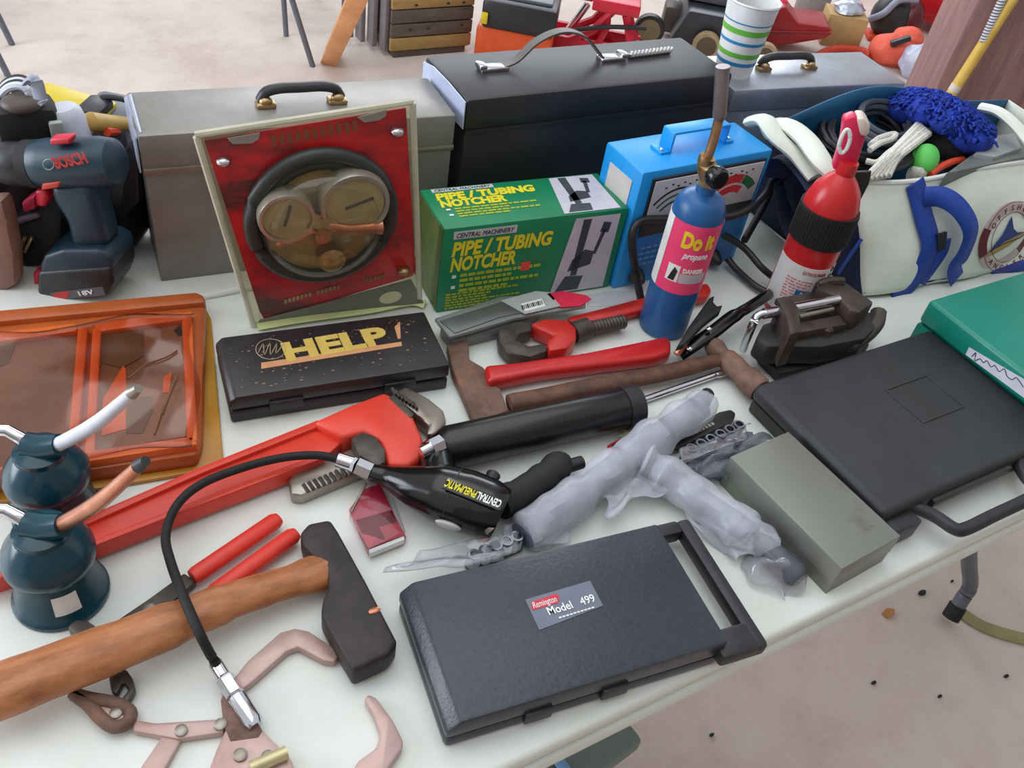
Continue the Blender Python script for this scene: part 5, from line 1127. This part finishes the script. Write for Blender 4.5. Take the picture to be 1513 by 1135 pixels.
part(t, 'bristle_strip', MB().tube([PV(158, 195, c), PV(194, 193, c+NV*0.05)], 0.006, 8), mat('orange_plastic', (228, 74, 40), rough=0.5))
c = Vector((0.125, 1.13, TH))
t = bz('black plastic battery charger block between the drill and grey toolbox', 'charger', 'charger', c)
part(t, 'body', MB().prism([PV(*q, c) for q in ((150, 330), (152, 282), (188, 212), (204, 232), (206, 300), (184, 318), (192, 374), (176, 392), (160, 380))], NV*0.07, 0.006), M_blk)
part(t, 'grey_latch', MB().box(PV(156, 312, c-NV*0.004), (0.018, 0.012, 0.022), bev=0.003), mat('slate_plastic', (98, 100, 110), rough=0.4))
c = Vector((0.0, 1.150, TH))
t = bz('dark holster pouch with pink red flap beneath the drill body', 'pouch', 'pouch', c)
part(t, 'pouch_body', MB().prism([PV(*q, c) for q in ((14, 318), (60, 300), (92, 320), (88, 390), (30, 400), (18, 360))], NV*0.05, 0.010), M_dkrub)
part(t, 'flap', MB().prism([PV(*q, c-NV*0.006) for q in ((30, 300), (50, 290), (52, 310), (34, 316))], NV*0.03, 0.004), mat('pouch_pink', (190, 40, 74), rough=0.5))
part(t, 'flap_edge', MB().prism([PV(*q, c-NV*0.004) for q in ((10, 328), (52, 316), (60, 322), (14, 338))], NV*0.03, 0.004), mat('mauve_edge', (112, 98, 112), rough=0.5))
for k in (0, 9): part(t, 'bit', MB().tube([PV(28+k, 372, c-NV*0.004), PV(38+k, 350, c-NV*0.004)], 0.0026, 8), M_brass)
c = P(4, 430, 0)
t = bz('tan leather piece cut off by the left frame edge beside the drill', 'leather_holster', 'holster', c)
part(t, 'leather', MB().prism([PV(*q, c) for q in ((-40, 300), (2, 296), (10, 330), (20, 380), (22, 424), (4, 436), (-40, 440))], NV*0.03, 0.010), mat('tan_leather', (150, 112, 96), (124, 92, 82), rough=0.6, scale=30))

# ------------------------------------------------------------------ floor things behind the tables
def F(px, py): return P(px, py, -TH)
def basis(q):                                # upright frame at a floor point, x to the right of the view, y away
    return frame(q, SIDE, NV)
q = F(575, 86)
t = thing('wooden_crate', 'old wooden slatted crate with tan and grey boards standing on floor behind', 'crate', tuple(q))
M_cr1 = mat('grey_board', (104, 92, 80), (82, 72, 62), rough=0.8, scale=10, stretch=(1, 6, 6)); M_cr2 = mat('tan_board', (172, 140, 88), (150, 118, 70), rough=0.8, scale=10, stretch=(1, 6, 6))
X0, Y0 = q.x, q.y; CW = 0.36
for k in range(8):
    z0 = 0.02+0.062*k if False else 0.03+0.055*k
    part(t, 'board', MB().box((X0+CW/2, Y0, z0+0.026), (CW, 0.018, 0.050), bev=0.002), M_cr2 if k in (0, 3, 6) else M_cr1)
for k in range(4): part(t, 'side_batten', MB().box((X0-0.005-0.030*k, Y0+0.05+0.05*k, 0.24), (0.020, 0.06, 0.44), bev=0.003), mat('side_grey', (128, 122, 124), rough=0.6))
part(t, 'back_panel', MB().box((X0+CW/2, Y0+0.22, 0.24), (CW, 0.018, 0.44), bev=0.002), M_cr1)
part(t, 'end_panel', MB().box((X0+CW-0.009, Y0+0.11, 0.24), (0.018, 0.20, 0.44), bev=0.002), M_cr1)
part(t, 'skid', MB().box((X0+CW/2, Y0+0.1, 0.014), (CW*0.9, 0.2, 0.028), bev=0.002), M_cr1)
for x, z in ((0.08, 0.115), (0.16, 0.115), (0.31, 0.12), (0.10, 0.21), (0.24, 0.21), (0.31, 0.21)): part(t, 'nail_head', MB().ball((X0+x, Y0-0.010, z), (0.014, 0.006, 0.010)), M_blk)
a_ = F(488, 86); e_ = P(526, 0, -0.30); d = (e_-a_).normalized()
t = thing('wood_plank', 'short pale pine plank leaning upright beside the slatted crate', 'plank', tuple(a_))
part(t, 'plank', MB().box((0, 0, 0.60), (0.085, 0.060, 1.2), Matrix.Translation(a_) @ d.to_track_quat('Z', 'Y').to_matrix().to_4x4() @ Matrix.Rotation(R(66), 4, 'Z'), bev=0.002), M_pine)
def legs(lbl, feet, tops, group=None):
    q = center(feet); t = thing('metal_chair', lbl, 'chair', tuple(q))
    for f_, tp in zip(feet, tops): part(t, 'leg', MB().tube([f_, Vector(f_).lerp(Vector(tp), 0.5), tp], 0.011, 10), mat('chair_tube', (110, 116, 128), rough=0.35, metal=0.4))
    c_ = center(tops)
    part(t, 'seat', MB().box((c_.x, c_.y, c_.z+0.02), (0.40, 0.38, 0.03), bev=0.012), M_legm)
fa_, fb_ = F(423, 53), F(462, 98)
bk = NV*0.46
legs('grey tubular metal chair, its two front legs seen left of the plank', [fa_, fb_, fa_+bk, fb_+bk], [fa_+Vector((-0.01, 0.03, 0.46)), fb_+Vector((-0.13, 0.02, 0.46)), fa_+bk+Vector((0, 0, 0.46)), fb_+bk+Vector((0, 0, 0.46))])
fa_, fb_ = F(18, 66), F(12, 112); bk = NV*0.30-SIDE*0.30
legs('grey tubular metal chair at far left, only slanted legs in view', [fa_, fb_, fa_+bk, fb_+bk], [fa_+Vector((-0.10, 0.06, 0.46)), fb_+Vector((-0.10, 0.05, 0.46)), fa_+bk+Vector((0.0, 0, 0.46)), fb_+bk+Vector((0, 0, 0.46))])
q = F(692, 92)
t = thing('tool_caddy', 'orange plastic tool tote with black lid on the floor behind', 'toolbox', tuple(q))
Mq = basis(q)
part(t, 'tub', MB().box((0.17, 0.13, 0.075), (0.31, 0.22, 0.15), Mq, bev=0.015), mat('tub_orange', (222, 88, 34), (204, 76, 28), rough=0.4))
part(t, 'lid', MB().box((0.18, 0.12, 0.205), (0.30, 0.23, 0.115), Mq, bev=0.02), M_blk)
part(t, 'lid_top', MB().box((0.18, 0.13, 0.267), (0.25, 0.17, 0.016), Mq, bev=0.006), mat('slate_plastic', (98, 100, 110), rough=0.4))
part(t, 'latch', MB().box((0.045, 0.0, 0.19), (0.026, 0.012, 0.045), Mq, bev=0.004), mat('tool_yellow', (222, 196, 32), rough=0.4), label='yellow latch')
q = F(800, 74)
t = thing('floor_jack', 'red steel trolley jack with angled arms on the floor behind the black toolbox', 'jack', tuple(q))
Mq = basis(q); M_jk = mat('jack_red', (206, 34, 58), (190, 28, 50), rough=0.35)
for y in (0.0, 0.16): part(t, 'side_rail', MB().box((0.17, y, 0.055), (0.50, 0.025, 0.05), Mq, bev=0.006), M_jk)
for y in (0.0, 0.14):
    part(t, 'lift_arm', MB().tube([Mq @ Vector((0.10, y, 0.06)), Mq @ Vector((0.20, y, 0.12)), Mq @ Vector((0.27, y, 0.22))], 0.018, 8), M_jk)
    part(t, 'brace', MB().tube([Mq @ Vector((0.40, y, 0.05)), Mq @ Vector((0.36, y, 0.13)), Mq @ Vector((0.33, y, 0.21))], 0.020, 8), M_jk)
    part(t, 'cross_brace', MB().tube([Mq @ Vector((0.23, y, 0.06)), Mq @ Vector((0.26, y, 0.15)), Mq @ Vector((0.25, y, 0.21))], 0.014, 8), M_jk)
part(t, 'saddle', MB().box((0.28, 0.08, 0.235), (0.20, 0.20, 0.05), Mq, bev=0.008), M_jk)
part(t, 'cross_bar', MB().box((0.10, 0.08, 0.235), (0.16, 0.06, 0.03), Mq, bev=0.006), M_jk)
part(t, 'base_plate', MB().box((0.10, 0.08, 0.03), (0.40, 0.14, 0.02), Mq, bev=0.004), M_jk)
part(t, 'pump', MB().tube([Mq @ Vector((0.10, 0.08, 0.08)), Mq @ Vector((0.16, 0.08, 0.20))], 0.016, 12), M_chrome)
part(t, 'pump_handle', MB().tube(smooth([Mq @ Vector((0.0, -0.03, 0.07)), Mq @ Vector((0.12, -0.03, 0.12)), Mq @ Vector((0.26, -0.03, 0.16)), Mq @ Vector((0.42, -0.02, 0.18))], 4), 0.010, 8), M_blk)
def wheel(t, c_, r_, wd, tyre, hubm):
    k = part(t, 'wheel', MB().lathe([(r_*0.5, -wd/2), (r_*0.95, -wd/2), (r_, -wd/4), (r_, wd/4), (r_*0.95, wd/2), (r_*0.5, wd/2)], Matrix.Translation(c_) @ (-NV).to_track_quat('Z', 'Y').to_matrix().to_4x4(), 24), tyre)
    part(k, 'hub', MB().lathe([(0.001, -wd*0.45), (r_*0.72, -wd*0.45), (r_*0.72, wd*0.52), (r_*0.25, wd*0.56), (0.001, wd*0.56)], Matrix.Translation(c_) @ (-NV).to_track_quat('Z', 'Y').to_matrix().to_4x4(), 20), hubm)
M_tan = mat('tan_rubber', (170, 148, 112), (150, 128, 96), rough=0.7)
wheel(t, Mq @ Vector((0.40, -0.01, 0.065)), 0.055, 0.03, M_blk, mat('olive_hub', (130, 124, 90), rough=0.6))
q = F(985, 76)
t = thing('lawn_mower', 'black push mower deck with tan wheels behind the paper cup', 'mower', tuple(q))
Mq = basis(q)
part(t, 'deck', MB().prism([Mq @ Vector(v) for v in ((0.0, 0, 0.05), (0.05, -0.02, 0.20), (0.38, -0.02, 0.20), (0.40, 0, 0.06))], NV*0.34, 0.012), mat('mower_black', (52, 54, 62), (42, 44, 50), rough=0.35))
part(t, 'engine_cover', MB().box((0.16, 0.2, 0.235), (0.34, 0.22, 0.06), Mq, bev=0.02), mat('slate_plastic', (98, 100, 110), rough=0.4))
part(t, 'discharge_chute', MB().box((0.03, 0.20, 0.09), (0.14, 0.12, 0.12), Mq, bev=0.015), mat('chute_brown', (84, 74, 70), rough=0.5))
wheel(t, Mq @ Vector((-0.10, 0.02, 0.075)), 0.070, 0.04, M_blk, mat('olive_hub', (150, 140, 104), rough=0.6))
wheel(t, Mq @ Vector((0.16, -0.045, 0.075)), 0.062, 0.04, M_tan, mat('dark_hub', (90, 76, 60), rough=0.6))
wheel(t, Mq @ Vector((0.42, -0.045, 0.075)), 0.062, 0.04, M_tan, mat('dark_hub', (90, 76, 60), rough=0.6))
q = F(1118, 72)
t = thing('metal_chute', 'dark red sheet metal spout with pointed nose on the floor behind the cup', 'chute', tuple(q))
M_dr = mat('dark_red_paint', (158, 30, 34), (142, 24, 28), rough=0.4)
part(t, 'hull', MB().prism([PV(*v, q) for v in ((1112, 72), (1128, 14), (1162, 10), (1178, 34), (1224, 40), (1231, 50), (1220, 58), (1160, 68))], NV*0.22, 0.012), M_dr)
part(t, 'side_fold', MB().tube([PV(1122, 46, q-NV*0.004), PV(1228, 48, q-NV*0.004)], 0.004, 6), M_dr)
part(t, 'top_knob', MB().ball(PV(1156, 4, q+NV*0.08), (0.05, 0.05, 0.04)), mat('trigger_red', (220, 30, 60), rough=0.35))
q = F(1212, 66)
t = thing('carton', 'small tan cardboard carton holding crumpled foil behind the red spout', 'box', tuple(q))
Mq = basis(q)
part(t, 'box', MB().box((0.09, 0.08, 0.075), (0.19, 0.16, 0.15), Mq, bev=0.003), mat('tan_card', (190, 158, 108), (176, 144, 96), rough=0.7))
part(t, 'foil', MB().ball(Mq @ Vector((0.09, 0.08, 0.17)), (0.17, 0.13, 0.08), None, 16, 0.25, 4), mat('foil', (200, 206, 220), rough=0.25, metal=0.6))
q = F(1192, 30)
t = thing('clear_jug', 'smoky clear plastic jug with white tube by the cardboard carton', 'jug', tuple(q))
part(t, 'jug', MB().lathe([(0.07, 0), (0.085, 0.02), (0.085, 0.14), (0.05, 0.19), (0.03, 0.22)], Matrix.Translation(q), 20), mat('smoky_jug', (150, 140, 142), rough=0.3, alpha=0.8))
part(t, 'tube', MB().tube([q+Vector((0, -0.03, 0.16)), q+SIDE*0.05+Vector((0, 0, 0.32))], 0.012, 8), M_wht)
q = F(1305, 56)
t = thing('backpack_blower', 'dark round motor unit with grey curved tube in front of the red cabinet', 'blower', tuple(q))
part(t, 'housing', MB().ball(q+Vector((0, 0, 0.115)), (0.24, 0.20, 0.22), None, 20), mat('charcoal_plastic', (48, 48, 50), rough=0.45))
part(t, 'side_cover', MB().ball(q+SIDE*0.075+Vector((0, 0, 0.12))-NV*0.02, (0.12, 0.16, 0.20), None, 16), mat('dark_maroon', (96, 26, 34), rough=0.4))
part(t, 'tube', MB().tube(smooth([q-SIDE*0.13-NV*0.08+Vector((0, 0, 0.10)), q-SIDE*0.08-NV*0.11+Vector((0, 0, 0.15)), q-SIDE*0.03-NV*0.10+Vector((0, 0, 0.22)), q+SIDE*0.06-NV*0.08+Vector((0, 0, 0.23))], 5), 0.017, 10), mat('tube_grey', (150, 156, 176), rough=0.35))
part(t, 'foot', MB().box((0, 0, 0.012), (0.2, 0.14, 0.024), basis(q-NV*0.02), bev=0.006), mat('orange_plastic', (228, 74, 40), rough=0.5))
q = F(1342, 44)
t = thing('rolling_cabinet', 'red steel rolling tool cabinet on black casters near the post', 'cabinet', tuple(q))
Mq = basis(q) @ Matrix.Rotation(R(-24), 4, 'Z')
part(t, 'cabinet_body', MB().box((0.16, 0.22, 0.42), (0.44, 0.44, 0.72), Mq, bev=0.008), mat('cabinet_red', (196, 28, 36), (184, 24, 32), rough=0.3))
for k in range(4): part(t, 'drawer', MB().box((0.16, -0.004, 0.16+0.16*k), (0.40, 0.012, 0.14), Mq, bev=0.003), mat('cabinet_red', (196, 28, 36), (184, 24, 32), rough=0.3))
for x in (-0.02, 0.34):
    for y in (0.05, 0.38): part(t, 'caster', MB().ball(Mq @ Vector((x, y, 0.032)), (0.035, 0.06, 0.064)), M_blk)
q = F(1300, 92)
t = thing('life_vest', 'coral orange life vest heaped on the floor behind the silver toolbox', 'vest', tuple(q))
M_cor = mat('coral_cloth', (236, 108, 84), (214, 84, 62), rough=0.7, scale=8)
def heap(c, d, seed, lump=0.22): return MB().ball(c, d, basis(Vector((0, 0, 0))).to_3x3().to_4x4(), 18, lump, seed)
part(t, 'panel', heap(q+SIDE*0.05+NV*0.02+Vector((0, 0, 0.06)), (0.26, 0.20, 0.16), 3), M_cor, sub=1)
part(t, 'panel', heap(q+SIDE*0.10+NV*0.05+Vector((0, 0, 0.11)), (0.16, 0.16, 0.12), 5), M_cor, sub=1)
part(t, 'buckle', MB().box((0.095, -0.06, 0.10), (0.09, 0.03, 0.025), basis(q) @ Matrix.Rotation(R(-30), 4, 'Y'), bev=0.006), M_blk)
q = F(1215, 84)
t = thing('garden_hose', 'orange red hose curving on the floor behind the silver toolbox', 'hose', tuple(q))
part(t, 'hose', MB().tube(smooth([F(1195, 100)+Vector((0, 0, 0.018)), F(1212, 84)+Vector((0, 0, 0.018)), F(1238, 77)+Vector((0, 0, 0.018)), F(1270, 80)+Vector((0, 0, 0.018)), F(1284, 88)+Vector((0, 0, 0.018))], 6), 0.018, 10), mat('hose_orange', (214, 76, 52), (196, 62, 42), rough=0.45))
q = F(1350, 114)
t = thing('white_sack', 'crumpled white plastic sack on the floor beside the wooden post', 'sack', tuple(q))
part(t, 'sack', heap(q+SIDE*0.0+Vector((0, 0, 0.07)), (0.20, 0.16, 0.18), 7, 0.3), mat('sack_white', (206, 208, 224), (176, 180, 204), rough=0.4, scale=12), sub=1)
# wooden post and the pole that leans on it
pc = CAM+ray(1445, 110)*(2.55/ray(1445, 110).length)
pw = 0.20; pb = Vector((pc.x, pc.y, 0))
t = thing('wooden_post', 'thick mauve brown rough wooden post at upper right', 'post', tuple(pb))
M_post = mat('post_wood', (158, 120, 116), (124, 92, 90), rough=0.75, scale=10, stretch=(6, 6, 0.6), c3=(142, 106, 102), bump=0.4)
part(t, 'post', MB().box((0, 0, 1.25), (0.24, 0.2, 2.5), Matrix.Translation(pb) @ Matrix.Rotation(math.atan2(SIDE.y, SIDE.x), 4, 'Z'), bev=0.006), M_post)
pk = thing('brown_board', 'brown plank standing on end right of the wooden post', 'board', tuple(pb+SIDE*0.21+NV*0.02))
part(pk, 'board', MB().box((0.205, 0.03, 1.25), (0.16, 0.05, 2.5), Matrix.Translation(pb) @ Matrix.Rotation(math.atan2(SIDE.y, SIDE.x), 4, 'Z'), bev=0.004), mat('brown_board', (110, 76, 42), (92, 62, 34), rough=0.7, scale=8, stretch=(6, 6, 0.6)))
qf = pb-NV*0.13
b0 = PV(1410, 132, qf); b1 = PV(1500, -8, qf); d = (b1-b0).normalized()
bf = b0-d*((b0.z-0.0)/d.z)                   # where the pole meets the floor
t = thing('yellow_pole', 'yellow painted pole leaning against the wooden post', 'pole', tuple(bf))
part(t, 'shaft', MB().tube([bf+d*0.01, b0, b1+d*0.5], 0.0125, 12), mat('pole_yellow', (226, 190, 96), (206, 166, 72), rough=0.5, scale=20))
part(t, 'worn_band', MB().tube([b0-d*0.004, b0+d*0.012], 0.0130, 12), mat('worn_white', (220, 206, 190), rough=0.6))
t2 = thing('ribbed_cord', 'black and white ribbed cord hanging beside the yellow pole', 'cord', tuple(PV(1455, 70, qf)))
s0 = PV(1452, 62, qf-NV*0.004); s1 = PV(1490, -20, qf-NV*0.004); n = 160; b = MB(); e1 = SIDE; e2 = NV
b.tube([s0.lerp(s1, k/n)+(e1*math.cos(k*0.75)+e2*math.sin(k*0.75))*0.007 for k in range(n+1)], 0.0024, 6)
part(t2, 'coil', b, mat('cord_white', (206, 204, 214), rough=0.5))
part(t2, 'core', MB().tube([s0, s1], 0.0060, 8), M_blk)
# ------------------------------------------------------------------ in front of the table, on the floor
q = P(905, 1105, -0.38)
t = thing('storage_tote', 'grey green plastic tote with pale blue strap on the floor under the table', 'tote', (q.x-0.14, q.y+0.02, 0))
Mq = Matrix.Translation((q.x-0.20, q.y+0.12, 0)) @ Matrix.Rotation(R(8), 4, 'Z')
M_tote = mat('tote_grey_green', (116, 130, 126), (104, 118, 114), rough=0.45)
part(t, 'tub', MB().box((0, 0, 0.17), (0.42, 0.30, 0.34), Mq, bev=0.02), M_tote)
part(t, 'lid', MB().box((0, 0, 0.352), (0.45, 0.33, 0.03), Mq, bev=0.01), M_tote)
part(t, 'strap', MB().tube(smooth([Mq @ Vector((0.10, 0.16, 0.371)), Mq @ Vector((0.10, 0.0, 0.373)), Mq @ Vector((0.10, -0.168, 0.370)), Mq @ Vector((0.10, -0.172, 0.30)), Mq @ Vector((0.10, -0.158, 0.06))], 4), 0.008, 8, sz=0.4), mat('pale_blue_strap', (120, 168, 220), rough=0.5))
q = F(1312, 905)
t = thing('dry_leaf', 'dry tan leaf on the concrete floor in front of the table', 'leaf', tuple(q))
part(t, 'leaf_blade', MB().prism([F(*v)+Vector((0, 0, 0.004+0.003*(i % 2))) for i, v in enumerate(((1302, 908), (1309, 901), (1321, 902), (1319, 909), (1312, 915)))], (0, 0, -0.002)), mat('dry_leaf', (196, 140, 84), (170, 112, 62), rough=0.8))
for i, (px, py, w_, lb) in enumerate(((1362, 877, 0.024, 'largest dark debris chip on the floor, just right of the dry leaf'), (1290, 1010, 0.014, 'dark debris chip on the floor below the dry leaf'), (1406, 860, 0.010, 'tiny dark chip on the floor left of the bent table leg'), (1486, 1000, 0.014, 'dark debris chip at the right frame edge below the olive strap'), (1051, 1087, 0.012, 'dark debris chip near the bottom of frame beside the grey green tote'), (1388, 1030, 0.012, 'dark debris chip in the middle of the bare floor at lower right'))):
    q = F(px, py)
    t = thing('debris_chip', lb, 'debris', tuple(q), group='debris chips on the floor')
    part(t, 'chip', MB().ball(q+Vector((0, 0, 0.003)), (w_, w_*0.5, 0.006), None, 8, 0.3, i), M_dkrub)
t = thing('floor_strap', 'flat olive webbing strip running from the table leg across the floor', 'strap', tuple(F(1460, 930)))
part(t, 'webbing', MB().tube(smooth([F(1412, 914)+Vector((0.02, 0.01, 0.004)), F(1450, 926)+Vector((0, 0, 0.004)), F(1490, 940)+Vector((0, 0, 0.004)), F(1540, 952)+Vector((0, 0, 0.004))], 4), 0.016, 8, sz=0.12), mat('olive_web', (150, 144, 100), (130, 124, 84), rough=0.8))
